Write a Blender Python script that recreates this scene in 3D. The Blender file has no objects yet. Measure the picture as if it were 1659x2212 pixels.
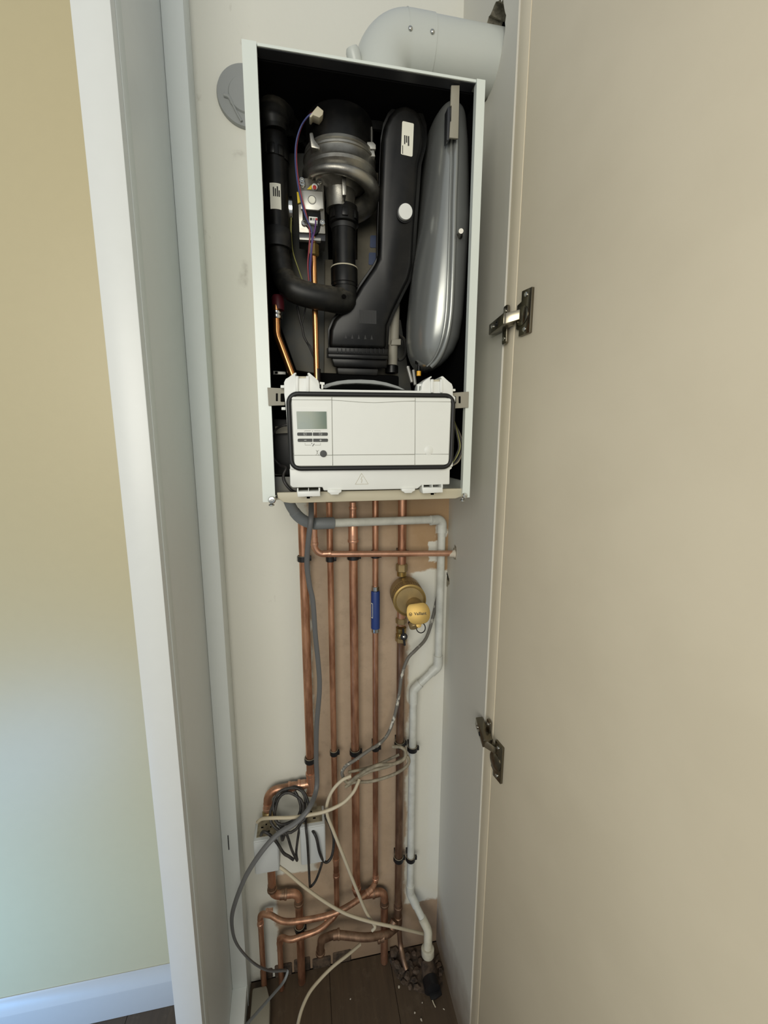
import bpy, bmesh, math, random
from mathutils import Vector, Matrix
random.seed(7)
C = bpy.context
SC = C.scene
COL = SC.collection

# ------------------------------------------------------------------ camera
W, H, F = 1659.0, 2212.0, 906.59
YAW, PITCH, ROLL = map(math.radians, (10.639, 9.758, -0.181))
EYE = 1.615                                        # camera height over the floor
_f = Vector((math.sin(YAW)*math.cos(PITCH), math.cos(YAW)*math.cos(PITCH), -math.sin(PITCH)))
_r = Vector((math.cos(YAW), -math.sin(YAW), 0))
_d = _f.cross(_r)
RT = _r*math.cos(ROLL) + _d*math.sin(ROLL)
DN = -_r*math.sin(ROLL) + _d*math.cos(ROLL)
FW = _f
CAMP = Vector((0, 0, EYE))
cam = bpy.data.cameras.new('camera')
camo = bpy.data.objects.new('camera', cam); COL.objects.link(camo)
cam.sensor_fit = 'HORIZONTAL'; cam.sensor_width = 36.0; cam.lens = F/W*36.0
cam.clip_start = 0.02
m = Matrix.Identity(4)
for i in range(3):
    m[i][0] = RT[i]; m[i][1] = -DN[i]; m[i][2] = -FW[i]; m[i][3] = CAMP[i]
camo.matrix_world = m
SC.camera = camo

# ------------------------------------------------------------------ world and light
wd = bpy.data.worlds.new('world'); SC.world = wd; wd.use_nodes = True
bg = wd.node_tree.nodes['Background']
bg.inputs[0].default_value = (0.92, 0.99, 1.06, 1); bg.inputs[1].default_value = 0.36
def area(name, loc, target, sx, sy, power, col):
    l = bpy.data.lights.new(name, 'AREA'); l.shape = 'RECTANGLE'; l.size = sx; l.size_y = sy
    l.energy = power; l.color = col
    o = bpy.data.objects.new(name, l); COL.objects.link(o)
    o.location = loc
    o.rotation_euler = (Vector(target)-Vector(loc)).to_track_quat('-Z', 'Y').to_euler()
    return o
area('window_light', (-0.65, -1.75, 2.05), (0.1, 1.0, 1.65), 1.6, 1.3, 44, (1.0, 0.965, 0.86))
blue_fill = area('blue_fill_light', (-1.20, 0.22, 0.34), (-1.18, 1.06, 0.34), 0.7, 0.4, 7.5, (0.17, 0.47, 1.0))  # added blue lamp, set low to tint the beige wall; no door there
blue_fill.data.spread = 2.35
SC.view_settings.view_transform = 'Standard'
SC.view_settings.look = 'None'
SC.view_settings.exposure = 0.0
SC.view_settings.gamma = 1.0
SC.view_settings.use_curve_mapping = False
try:
    SC.cycles.use_denoising = True
    SC.cycles.max_bounces = 8
    SC.cycles.caustics_reflective = False
    SC.cycles.caustics_refractive = False
except Exception:
    pass

# ------------------------------------------------------------------ sight lines from a pixel of the survey photograph to a known plane
def ray(px, py):
    return RT*((px-W/2)/F) + DN*((py-H/2)/F) + FW
def P(px, py, Y):
    d = ray(px, py); return CAMP + d*(Y/d.y)
def PX(px, py, X):
    d = ray(px, py); return CAMP + d*(X/d.x)
def PZ(px, py, Z):
    d = ray(px, py); return CAMP + d*((Z-EYE)/d.z)
def PP(px, py, p0, n):
    d = ray(px, py); return CAMP + d*((Vector(p0)-CAMP).dot(n)/d.dot(n))
def mpp(p):                                        # metres one pixel spans at p
    return (Vector(p)-CAMP).dot(FW)/F

# ------------------------------------------------------------------ materials
def lin(c):
    c = c/255.0
    return c/12.92 if c <= 0.04045 else ((c+0.055)/1.055)**2.4
def rgb(r, g, b):
    return (lin(r), lin(g), lin(b), 1.0)
class NT:
    def __init__(s, name):
        s.m = bpy.data.materials.new(name); s.m.use_nodes = True
        s.t = s.m.node_tree; s.n = s.t.nodes; s.b = s.n['Principled BSDF']
    def new(s, kind, **kw):
        n = s.n.new(kind)
        for k, v in kw.items():
            setattr(n, k, v)
        return n
    def link(s, a, b):
        s.t.links.new(a, b)
    def pos(s):
        if not hasattr(s, '_p'):
            s._p = s.new('ShaderNodeNewGeometry').outputs['Position']
        return s._p
    def noise(s, scale, detail=4, rough=0.55, stretch=None, vec=None):
        n = s.new('ShaderNodeTexNoise'); n.inputs['Scale'].default_value = scale
        n.inputs['Detail'].default_value = detail; n.inputs['Roughness'].default_value = rough
        v = vec or s.pos()
        if stretch:
            mp = s.new('ShaderNodeMapping'); mp.inputs['Scale'].default_value = stretch
            s.link(v, mp.inputs['Vector']); v = mp.outputs['Vector']
        s.link(v, n.inputs['Vector'])
        return n.outputs['Fac']
    def ramp(s, fac, a, b):
        n = s.new('ShaderNodeMapRange'); n.inputs['From Min'].default_value = a; n.inputs['From Max'].default_value = b
        s.link(fac, n.inputs['Value']); return n.outputs['Result']
    def math(s, op, a, b=None):
        n = s.new('ShaderNodeMath', operation=op)
        for i, v in enumerate((a, b)):
            if v is None: continue
            if isinstance(v, (int, float)): n.inputs[i].default_value = v
            else: s.link(v, n.inputs[i])
        return n.outputs[0]
    def mix(s, fac, a, b):
        n = s.new('ShaderNodeMix', data_type='RGBA')
        if isinstance(fac, (int, float)): n.inputs[0].default_value = fac
        else: s.link(fac, n.inputs[0])
        for i, v in ((6, a), (7, b)):
            if isinstance(v, tuple): n.inputs[i].default_value = v
            else: s.link(v, n.inputs[i])
        return n.outputs[2]
    def bump(s, h, strength, dist=0.002):
        n = s.new('ShaderNodeBump'); n.inputs['Strength'].default_value = strength; n.inputs['Distance'].default_value = dist
        s.link(h, n.inputs['Height']); s.link(n.outputs[0], s.b.inputs['Normal'])
    def base(s, c):
        if isinstance(c, tuple): s.b.inputs['Base Color'].default_value = c
        else: s.link(c, s.b.inputs['Base Color'])
def settled_dust(t, col, dust, lo=0.25, hi=0.95, amt=0.7):
    g = t.new('ShaderNodeNewGeometry'); sp = t.new('ShaderNodeSeparateXYZ'); t.link(g.outputs['Normal'], sp.inputs[0])
    k = t.math('MULTIPLY', t.ramp(sp.outputs[2], lo, hi), t.math('MULTIPLY', t.ramp(t.noise(90, 4, 0.7), 0.2, 0.7), amt))
    return t.mix(k, col, dust), k
def mat(name, c1, rough=0.5, metal=0.0, c2=None, scale=20, lo=0.4, hi=0.65, bump=0.0, bscale=120, stretch=None, coat=0.0, spec=None):
    t = NT(name)
    t.b.inputs['Roughness'].default_value = rough; t.b.inputs['Metallic'].default_value = metal
    if coat: t.b.inputs['Coat Weight'].default_value = coat; t.b.inputs['Coat Roughness'].default_value = 0.15
    if spec is not None: t.b.inputs['Specular IOR Level'].default_value = spec
    if c2:
        t.base(t.mix(t.ramp(t.noise(scale, stretch=stretch), lo, hi), c1, c2))
    else:
        t.base(t.mix(t.noise(scale*2), tuple(x*0.96 for x in c1[:3])+(1,), c1))
    if bump: t.bump(t.noise(bscale), bump)
    return t.m

M = {}
M['paint_white'] = mat('white_gloss_paint', rgb(228, 230, 226), 0.35, bump=0.05, bscale=60)
M['paint_satin'] = mat('satin_paint', rgb(232, 236, 232), 0.5, bump=0.06, bscale=70)
M['paint_beige'] = mat('beige_wall_paint', rgb(205, 192, 153), 0.42, bump=0.05, bscale=160)
M['skirting'] = mat('skirting_paint', rgb(196, 194, 188), 0.3)
M['door_paint'] = mat('door_paint', rgb(232, 220, 194), 0.5, bump=0.04, bscale=150, c2=rgb(227, 215, 189), scale=5)
M['case_white'] = mat('casing_enamel', rgb(222, 228, 220), 0.28)
M['case_inner'] = mat('casing_liner', rgb(10, 10, 10), 0.9, spec=0.08)
M['case_lip'] = mat('casing_top_steel', rgb(66, 67, 70), 0.45, 0.6)
M['plastic_white'] = mat('white_plastic', rgb(231, 232, 226), 0.38)
M['plastic_panel'] = mat('panel_plastic', rgb(232, 233, 226), 0.42)
M['plastic_beige'] = mat('beige_plastic', rgb(196, 188, 164), 0.5)
M['grey_print'] = mat('grey_print', rgb(150, 150, 140), 0.6)
M['button'] = mat('button_rubber', rgb(62, 63, 60), 0.5)
M['lcd'] = mat('display_glass', rgb(112, 124, 102), 0.12, c2=rgb(98, 116, 104), scale=18)
def rubber():
    t = NT('black_rubber'); t.b.inputs['Roughness'].default_value = 0.45; t.b.inputs['Specular IOR Level'].default_value = 0.35
    c = t.mix(t.ramp(t.noise(40), 0.4, 0.65), rgb(20, 20, 19), rgb(33, 32, 29))
    c, k = settled_dust(t, c, rgb(112, 106, 92), 0.15, 1.0, 0.75)
    t.base(c); return t.m
M['rubber'] = rubber()
M['black'] = mat('black_plastic', rgb(10, 10, 10), 0.34, c2=rgb(24, 23, 21), scale=30, spec=0.3)
M['black_dusty'] = mat('dusty_black_plastic', rgb(17, 17, 16), 0.5, c2=rgb(48, 45, 39), scale=30, lo=0.5, hi=0.8)
M['gasket'] = mat('gasket_rubber', rgb(20, 20, 19), 0.5)
M['alu'] = mat('cast_aluminium', rgb(168, 165, 156), 0.36, 0.9, c2=rgb(128, 125, 118), scale=25, bump=0.07, bscale=500)
M['zinc'] = mat('zinc_plate', rgb(190, 188, 180), 0.4, 0.6)
M['vessel'] = mat('vessel_grey_paint', rgb(156, 158, 154), 0.26, 0.55)
M['steel'] = mat('plated_steel', rgb(172, 164, 144), 0.28, 0.95)
M['hinge_steel'] = mat('hinge_nickel', rgb(128, 122, 108), 0.24, 1.0)
M['chrome'] = mat('bright_steel', rgb(205, 205, 200), 0.2, 1.0)
M['hx'] = mat('heat_exchanger_plate', rgb(118, 112, 96), 0.6, 0.1, c2=rgb(96, 91, 78), scale=14)
M['plate_grey'] = mat('grey_back_plate', rgb(84, 86, 84), 0.5, 0.3, c2=rgb(98, 94, 82), scale=10)
M['trap_grey'] = mat('grey_trap_plastic', rgb(150, 145, 130), 0.6)
M['sticker'] = mat('label_paper', rgb(236, 234, 218), 0.6)
M['ink'] = mat('label_ink', rgb(50, 50, 48), 0.7)
M['blue_sticker'] = mat('blue_sticker', rgb(70, 82, 112), 0.5)
M['yellow'] = mat('yellow_plastic', rgb(214, 186, 30), 0.5)
M['orange_cap'] = mat('amber_cap', rgb(255, 190, 60), 0.4)
M['maroon'] = mat('maroon_collar', rgb(92, 26, 36), 0.5)
M['copper_gold'] = mat('clean_copper', rgb(224, 160, 104), 0.26, 0.95)
M['burnt'] = mat('heat_darkened_copper', rgb(60, 52, 50), 0.4, 0.8)
M['red'] = mat('red_plastic', rgb(168, 40, 36), 0.5)
M['wire_red'] = mat('red_wire', rgb(150, 62, 72), 0.5)
M['wire_blue'] = mat('blue_wire', rgb(62, 70, 120), 0.5)
M['wire_green'] = mat('green_yellow_wire', rgb(140, 138, 70), 0.5)
M['wire_purple'] = mat('purple_wire', rgb(96, 60, 120), 0.5)
M['brass'] = mat('brass', rgb(172, 144, 84), 0.36, 0.85, c2=rgb(142, 118, 72), scale=20)
M['brass_dull'] = mat('dusty_brass', rgb(168, 144, 98), 0.46, 0.6, c2=rgb(146, 126, 90), scale=18)
M['brass_plate'] = mat('polished_brass', rgb(160, 133, 74), 0.42, 0.75)
M['flue'] = mat('flue_white_plastic', rgb(197, 200, 193), 0.33)
M['cover_grey'] = mat('grey_rubber_cover', rgb(150, 152, 150), 0.55)
M['waste'] = mat('white_waste_pipe', rgb(212, 212, 202), 0.4, c2=rgb(196, 196, 186), scale=30)
M['waste_old'] = mat('aged_waste_pipe', rgb(204, 198, 178), 0.5, c2=rgb(180, 174, 154), scale=30)
M['hose_grey'] = mat('grey_hose', rgb(124, 128, 130), 0.5)
M['cable_grey'] = mat('grey_cable', rgb(98, 98, 98), 0.5)
M['cable_dark'] = mat('black_cable', rgb(38, 37, 37), 0.5, c2=rgb(66, 62, 58), scale=50)
M['cable_white'] = mat('white_cable', rgb(202, 190, 164), 0.5)
M['cable_dusty'] = mat('dusty_cable', rgb(124, 115, 96), 0.65, c2=rgb(156, 146, 124), scale=60)
M['cable_paint'] = mat('paint_splashed_cable', rgb(110, 106, 98), 0.6, c2=rgb(200, 196, 182), scale=45, lo=0.55, hi=0.62)
M['clip_black'] = mat('black_clip_plastic', rgb(24, 24, 26), 0.4)
M['socket_white'] = mat('white_socket', rgb(200, 203, 202), 0.35)
M['socket_dust'] = mat('dusty_plastic', rgb(150, 140, 116), 0.8, c2=rgb(112, 103, 82), scale=60)
M['inhibitor_blue'] = mat('blue_sleeve', rgb(38, 62, 124), 0.45)
M['rubble'] = mat('rubble_stone', rgb(92, 76, 62), 0.9, c2=rgb(54, 45, 37), scale=60, bump=0.5)
M['void'] = mat('dark_void', rgb(12, 11, 10), 0.9, spec=0.05)
M['hole_mortar'] = mat('broken_mortar', rgb(168, 160, 142), 0.95, c2=rgb(120, 113, 98), scale=90, bump=0.8, bscale=150)
M['mortar_white'] = mat('white_filler', rgb(206, 196, 178), 0.9, bump=0.6, bscale=200)
def copper(name, c1, c2, rough, lo, hi):
    t = NT(name)
    t.b.inputs['Roughness'].default_value = rough
    a = t.ramp(t.noise(26, 5, 0.6, stretch=(1.6, 1.6, 0.35)), lo, hi)
    c = t.mix(a, c1, c2)
    b = t.ramp(t.noise(9, 3, 0.6, stretch=(1, 1, 0.5)), 0.58, 0.66)
    c = t.mix(t.math('MULTIPLY', b, 0.55), c, rgb(98, 66, 50))
    c, k = settled_dust(t, c, rgb(132, 112, 90))
    t.base(c)
    t.link(t.math('SUBTRACT', 0.82, t.math('MULTIPLY', k, 0.8)), t.b.inputs['Metallic'])
    t.link(t.math('ADD', t.math('MULTIPLY', t.noise(70, 3), 0.2), rough-0.05), t.b.inputs['Roughness'])
    return t.m
M['copper'] = copper('copper_tube', rgb(214, 162, 130), rgb(160, 112, 86), 0.36, 0.38, 0.62)
M['copper_bright'] = copper('bright_copper', rgb(228, 176, 146), rgb(204, 150, 122), 0.28, 0.4, 0.8)
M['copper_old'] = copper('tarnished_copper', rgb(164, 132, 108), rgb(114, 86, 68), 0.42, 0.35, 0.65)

# cupboard back wall: cream paint with an area of bare plaster behind the pipes
def back_wall_material():
    t = NT('cupboard_back_wall')
    t.b.inputs['Roughness'].default_value = 0.62
    sep = t.new('ShaderNodeSeparateXYZ'); t.link(t.pos(), sep.inputs[0])
    n1 = t.noise(14, 4, 0.6); n2 = t.noise(17, 4, 0.6, stretch=(1, 1, 1.7))
    x = t.math('ADD', sep.outputs[0], t.math('MULTIPLY', t.math('SUBTRACT', n1, 0.5), 0.05))
    z = t.math('ADD', sep.outputs[2], t.math('MULTIPLY', t.math('SUBTRACT', n2, 0.5), 0.05))
    def rect(x0, x1, z0, z1, s=0.004):
        a = t.ramp(x, x0-s, x0+s); b = t.ramp(x, x1+s, x1-s)
        c = t.ramp(z, z0-s, z0+s); d = t.ramp(z, z1+s, z1-s)
        return t.math('MULTIPLY', t.math('MULTIPLY', a, b), t.math('MULTIPLY', c, d))
    bare = rect(0.002, 0.272, -0.2, 1.49)
    for r in ((0.2, 0.4, 1.262, 1.49), (-0.12, 0.1, -0.2, 0.36), (0.2, 0.40, -0.2, 0.17)):
        bare = t.math('MAXIMUM', bare, rect(*r))
    for r in ((0.325, 0.355, 1.285, 1.345), (0.345, 0.37, 1.36, 1.40)):
        bare = t.math('SUBTRACT', bare, rect(*r, 0.002))
    bare = t.math('MAXIMUM', bare, 0.0)
    plaster = t.mix(t.noise(7, 6, 0.65), rgb(206, 181, 154), rgb(164, 140, 116))
    plaster = t.mix(t.ramp(t.noise(34, 5, 0.7), 0.5, 0.8), plaster, rgb(172, 150, 126))
    brown = t.ramp(t.math('ADD', t.math('MULTIPLY', x, 1.0), t.math('MULTIPLY', z, 0.6)), 0.97, 1.12)
    plaster = t.mix(t.math('MULTIPLY', brown, 0.7), plaster, rgb(166, 130, 84))
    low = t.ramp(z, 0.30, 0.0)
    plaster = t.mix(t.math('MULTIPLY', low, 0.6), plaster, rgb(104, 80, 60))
    cream = t.mix(t.noise(3, 3), rgb(228, 226, 214), rgb(219, 217, 205))
    # scuffs
    scuff = t.ramp(t.noise(11, 5, 0.7, stretch=(2.0, 1, 0.8)), 0.68, 0.76)
    cream = t.mix(t.math('MULTIPLY', scuff, 0.35), cream, rgb(150, 142, 126))
    for px_, py_, w_, h_ in ((525, 590, 0.006, 0.022), (516, 330, 0.012, 0.005)):
        c_ = P(px_, py_, 1.065)
        sm = rect(c_.x-w_, c_.x+w_, c_.z-h_, c_.z+h_, 0.006)
        cream = t.mix(t.math('MULTIPLY', sm, t.math('MULTIPLY', t.noise(120, 3), 0.6)), cream, rgb(128, 118, 104))
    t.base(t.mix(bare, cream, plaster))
    h = t.math('ADD', t.noise(90, 4), t.math('MULTIPLY', bare, -1.2))
    t.bump(h, 0.25, 0.0015)
    return t.m
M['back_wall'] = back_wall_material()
def wood_material():
    t = NT('dark_laminate')
    t.b.inputs['Roughness'].default_value = 0.55
    a = t.noise(9, 6, 0.6, stretch=(9, 0.7, 1))
    c = t.mix(a, rgb(94, 78, 60), rgb(62, 51, 40))
    dust = t.ramp(t.noise(20, 6, 0.7), 0.56, 0.78)
    t.base(t.mix(t.math('MULTIPLY', dust, 0.4), c, rgb(120, 106, 88)))
    t.bump(a, 0.15)
    return t.m
M['wood'] = wood_material()
def right_wall_material():
    t = NT('cupboard_side_paint')
    t.b.inputs['Roughness'].default_value = 0.55
    sep = t.new('ShaderNodeSeparateXYZ'); t.link(t.pos(), sep.inputs[0])
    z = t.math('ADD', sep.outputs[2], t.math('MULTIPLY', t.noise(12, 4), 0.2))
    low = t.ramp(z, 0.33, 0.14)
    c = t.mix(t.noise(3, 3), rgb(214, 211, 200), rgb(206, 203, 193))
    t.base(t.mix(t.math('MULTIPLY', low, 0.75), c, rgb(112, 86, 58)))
    t.bump(t.noise(70, 4), 0.12)
    return t.m
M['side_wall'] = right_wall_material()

# ------------------------------------------------------------------ mesh builder (geometry in world coordinates, re-centred on build)
def fillet(pts, r, n=7):
    pts = [Vector(p) for p in pts]
    out = [pts[0]]
    for i in range(1, len(pts)-1):
        a, b, c = pts[i-1], pts[i], pts[i+1]
        u = (a-b); v = (c-b); lu, lv = u.length, v.length
        u.normalize(); v.normalize()
        ang = math.acos(max(-1, min(1, u.dot(v))))
        if ang > math.pi-0.03: out.append(b); continue
        rr = r[i-1] if isinstance(r, (list, tuple)) else r
        t = min(rr/math.tan(ang/2), lu*0.49, lv*0.49)
        rr = t*math.tan(ang/2)
        cen = b + (u+v).normalized()*(rr/math.sin(ang/2))
        p0, p1 = b+u*t-cen, b+v*t-cen
        tot = p0.angle(p1)
        ax = p0.cross(p1).normalized()
        for k in range(n+1):
            out.append(cen + Matrix.Rotation(tot*k/n, 3, ax) @ p0)
    out.append(pts[-1])
    return out
def spline(pts, n=6):
    pts = [Vector(p) for p in pts]
    q = [pts[0]*2-pts[1]] + pts + [pts[-1]*2-pts[-2]]
    out = []
    for i in range(1, len(q)-2):
        a, b, c, d = q[i-1], q[i], q[i+1], q[i+2]
        for k in range(n):
            t = k/n
            out.append(0.5*((2*b)+(c-a)*t+(2*a-5*b+4*c-d)*t*t+(3*b-a-3*c+d)*t**3))
    out.append(pts[-1])
    return out
WLOC = {}
class MB:
    def __init__(s):
        s.v = []; s.f = []
    def ring(s, pts):
        i = len(s.v); s.v += [Vector(p) for p in pts]; return list(range(i, i+len(pts)))
    def bridge(s, a, b):
        n = len(a)
        for k in range(n):
            s.f.append((a[k], a[(k+1) % n], b[(k+1) % n], b[k]))
    def loft(s, rings, cap=True, closed=False):
        R = [s.ring(r) for r in rings]
        for a, b in zip(R, R[1:]): s.bridge(a, b)
        if closed: s.bridge(R[-1], R[0])
        elif cap:
            s.f.append(tuple(reversed(R[0]))); s.f.append(tuple(R[-1]))
        return s
    def tube(s, path, r, n=12, closed=False, flat=None, cap=True):
        path = [Vector(p) for p in path]
        N = len(path); rings = []
        T = []
        for i in range(N):
            if closed: d = path[(i+1) % N]-path[i-1]
            else: d = path[min(i+1, N-1)]-path[max(i-1, 0)]
            T.append(d.normalized())
        up = Vector((0, 1, 0)) if abs(T[0].y) < 0.8 else Vector((0, 0, 1))
        u = (up-T[0]*up.dot(T[0])).normalized()
        for i in range(N):
            u = (u-T[i]*u.dot(T[i])).normalized(); w = T[i].cross(u)
            rr = r[i] if isinstance(r, (list, tuple)) else r
            fu, fw = (1, 1) if not flat else flat
            rings.append([path[i]+u*(rr*fu*math.cos(2*math.pi*k/n))+w*(rr*fw*math.sin(2*math.pi*k/n)) for k in range(n)])
        return s.loft(rings, cap, closed)
    def lathe(s, prof, origin, axis=(0, 0, 1), n=32, cap=True):
        o = Vector(origin); a = Vector(axis).normalized()
        u = a.orthogonal().normalized(); w = a.cross(u)
        rings = [[o+a*h+(u*math.cos(2*math.pi*k/n)+w*math.sin(2*math.pi*k/n))*max(r, 1e-5) for k in range(n)] for r, h in prof]
        return s.loft(rings, cap)
    def prism(s, pts, vec):
        vec = Vector(vec); pts = [Vector(p) for p in pts]
        return s.loft([pts, [p+vec for p in pts]])
    def box(s, c, size, rot=None):
        c = Vector(c); x, y, z = (k/2 for k in size)
        q = [Vector((a*x, b*y, -z)) for a, b in ((-1, -1), (1, -1), (1, 1), (-1, 1))]
        q2 = [p+Vector((0, 0, 2*z)) for p in q]
        if rot is not None: q = [rot @ p for p in q]; q2 = [rot @ p for p in q2]
        return s.loft([[c+p for p in q], [c+p for p in q2]])
    def bbox(s, a, b):
        a = Vector(a); b = Vector(b)
        return s.box((a+b)/2, [abs(k) for k in (b-a)])
    def pp(s, px, Y, depth):                        # outline on the plane at Y, its thickness going back
        return s.prism([P(x, y, Y) for x, y in px], (0, depth, 0))
    def build(s, name, material, parent=None, bevel=0.0, seg=2, sharp=38, label=None, smooth=True):
        lo = Vector((min(p[i] for p in s.v) for i in range(3))); hi = Vector((max(p[i] for p in s.v) for i in range(3)))
        cen = (lo+hi)/2
        me = bpy.data.meshes.new(name)
        me.from_pydata([tuple(p-cen) for p in s.v], [], s.f); me.update()
        bm = bmesh.new(); bm.from_mesh(me)
        bmesh.ops.recalc_face_normals(bm, faces=bm.faces)
        if bevel:
            ed = [e for e in bm.edges if len(e.link_faces) == 2 and e.calc_face_angle(0) > 0.5]
            bmesh.ops.bevel(bm, geom=ed, offset=bevel, segments=seg, affect='EDGES', clamp_overlap=True, profile=0.5)
        bm.to_mesh(me); bm.free()
        if smooth:
            for p in me.polygons: p.use_smooth = True
            me.set_sharp_from_angle(angle=math.radians(sharp))
        me.materials.append(M[material] if isinstance(material, str) else material)
        o = bpy.data.objects.new(name, me); COL.objects.link(o)
        place(o, cen, parent)
        if label: o['label'] = label
        return o
def place(o, world, parent=None):
    world = Vector(world)
    if parent is not None:
        o.parent = parent; o.location = world-WLOC[parent.name]
    else: o.location = world
    WLOC[o.name] = world
def thing(name, label, cat, loc, group=None):
    o = bpy.data.objects.new(name, None); COL.objects.link(o); o.empty_display_size = 0.05
    place(o, loc); return tag(o, label, cat, group)
def tag(o, label, cat, group=None):
    o['label'] = label; o['category'] = cat
    if group: o['group'] = group
    return o
def struct(o):
    o['kind'] = 'structure'; return o
def copy_part(o, delta, parent=None):
    c = o.copy(); COL.objects.link(c)
    w = WLOC[o.name]+Vector(delta)
    place(c, w, parent if parent is not None else o.parent)
    return c
def circle(c, r, n, u, w):
    return [Vector(c)+u*(r*math.cos(2*math.pi*k/n))+w*(r*math.sin(2*math.pi*k/n)) for k in range(n)]
def rrect(pts, r, n=4):                            # rounded polygon in pixels
    v = [Vector((x, y, 0)) for x, y in pts]; N = len(v); out = []
    for i in range(N):
        a, b, c = v[i-1], v[i], v[(i+1) % N]
        f = fillet([a+(b-a)*0.5, b, c+(b-c)*0.5], r, n)
        out += [(p.x, p.y) for p in f[1:-1]]
    return out

# ================================================================== THE SETTING
YB, XR, XL = 1.065, 0.378, -0.245
FRONT = 0.745
b = MB().bbox((-3.0, -1.6, -0.06), (2.6, YB+0.1, -0.008)); floor = struct(b.build('floor', 'wood'))
for i in range(13):
    x0 = 0.03+0.19*(i-8)
    off = (0.0, 0.55, 0.25)[i % 3]
    MB().bbox((x0+0.0004, -0.7, -0.008), (x0+0.1896, 1.062, 0.0)).build('plank', 'wood', floor, bevel=0.0005, seg=1)
struct(MB().bbox((XL-0.005, YB, 0), (XR+0.2, YB+0.1, 2.6)).build('wall_back', 'back_wall'))
struct(MB().bbox((XR+0.2, 1.068, 0), (2.6, 1.168, 2.6)).build('wall_far', 'paint_beige'))
struct(MB().bbox((-3.0, 1.068, 0), (-0.28, 1.168, 2.6)).build('wall_outer', 'paint_beige'))
o = struct(MB().bbox((-0.296, FRONT, 0), (XL, YB, 2.6)).build('wall_left', 'paint_white', bevel=0.0015))
# batten fixed in the inner corner, with a dark catch slot
bt = MB().bbox((XL, 1.008, 0), (-0.2035, YB, 2.6)).build('trim_1', 'paint_satin', bevel=0.002); struct(bt)
c = P(493.5, 1820, 1.0075)
MB().box(c, (0.0022, 0.002, 0.044)).build('catch_slot', 'clip_black', bt)
struct(MB().prism([(XL, 1.008, 0.075), (XL, 0.90, 0.035), (XL, 0.86, 0), (XL, 1.008, 0)], (0.0395, 0, 0)).build('trim_4', 'paint_satin', bevel=0.001))
# painted rebate strip along the front edge of the partition
struct(MB().bbox((XL, 0.762, 0), (XL+0.0014, 0.785, 2.6)).build('trim_3', 'paint_satin', bevel=0.0008))
# side wall with the broken-out flue hole
FLY, FLZ = 0.90, EYE+0.722
def wall_with_hole():
    N = 56; hy, hz, hr = 0.912, EYE+0.744, 0.071
    y0, y1, z0, z1, x0, x1 = 0.79, YB+0.1, 0.0, 2.6, XR, XR+0.14
    hole, outer = [], []
    for k in range(N):
        a = 2*math.pi*k/N
        rr = hr*(1+random.uniform(-0.035, 0.05))
        hole.append((hy+rr*math.cos(a), hz+rr*math.sin(a)))
        dy, dz = math.cos(a), math.sin(a)
        t = min(((y1-hy)/dy if dy > 0 else (y0-hy)/dy) if abs(dy) > 1e-6 else 1e9, ((z1-hz)/dz if dz > 0 else (z0-hz)/dz) if abs(dz) > 1e-6 else 1e9)
        outer.append((hy+t*dy, hz+t*dz))
    for cy, cz in ((y0, z0), (y1, z0), (y0, z1), (y1, z1)):    # snap the corners
        k = min(range(N), key=lambda k: (outer[k][0]-cy)**2+(outer[k][1]-cz)**2); outer[k] = (cy, cz)
    mb = MB()
    A = mb.ring([(x0, y, z) for y, z in outer]); B = mb.ring([(x0, y, z) for y, z in hole])
    D = mb.ring([(x1, y, z) for y, z in hole]); E = mb.ring([(x1, y, z) for y, z in outer])
    mb.bridge(A, B); mb.bridge(B, D); mb.bridge(D, E); mb.bridge(E, A)
    w = mb.build('wall_right', 'side_wall', sharp=30); struct(w)
    # broken edge of the hole and the dark cavity behind
    mb = MB(); r1 = []; r2 = []
    for k, (y, z) in enumerate(hole):
        r1.append((x0+0.0008, hy+(y-hy)*0.999, hz+(z-hz)*0.999)); j = random.uniform(0.90, 0.965)
        r2.append((x0+0.03, hy+(y-hy)*j, hz+(z-hz)*j))
    a = mb.ring(r1); bb = mb.ring(r2); mb.bridge(a, bb)
    mb.build('broken_edge', 'hole_mortar', w, sharp=20)
    mb = MB(); mb.lathe([(0.075, 0), (0.075, 0.3), (0.0, 0.3)], (x1-0.002, hy, hz), (1, 0, 0), 24, cap=False)
    mb.build('flue_cavity', 'void', w)
    mb = MB(); r1 = [(x0+0.032, hy+(y-hy)*0.99, hz+(z-hz)*0.99) for y, z in hole]; r2 = [(x1, hy+(y-hy)*0.985, hz+(z-hz)*0.985) for y, z in hole]
    a = mb.ring(r1); bb = mb.ring(r2); mb.bridge(a, bb); mb.build('cavity_lining', 'void', w)
    mb = MB(); mb.prism([PX(x, y, XR-0.0006) for x, y in ((962, 1240), (966, 1246), (971, 1250), (971, 1260), (966, 1268), (960, 1262))], (0.003, 0, 0)); mb.build('filled_patch', 'hole_mortar', w, smooth=False)
    # cracked plaster in the back corner behind the waste pipe
    mb = MB()
    q = [PX(x, y, XR-0.0008) for x, y in ((962, 1228), (965, 1236), (968, 1246), (970, 1257), (967, 1252), (966, 1244), (963, 1236))]
    mb.prism(q, (0.004, 0, 0)); mb.build('plaster_crack', 'void', w, smooth=False)
    return w
wall_r = wall_with_hole()
struct(MB().bbox((XR+0.003, 0.752, 0), (XR+0.05, 0.7895, 2.6)).build('trim_2', 'door_paint', bevel=0.001))
# skirting on the beige wall
mb = MB(); x0, x1 = -3.0, -0.296
prof = [(1.050, 0.0), (1.050, 0.088), (1.055, 0.097), (1.0655, 0.128), (1.068, 0.128), (1.068, 0.0)]
mb.loft([[(x0, y, z) for y, z in prof], [(x1, y, z) for y, z in prof]])
struct(mb.build('baseboard_left', 'skirting', bevel=0.001, seg=1))

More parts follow.
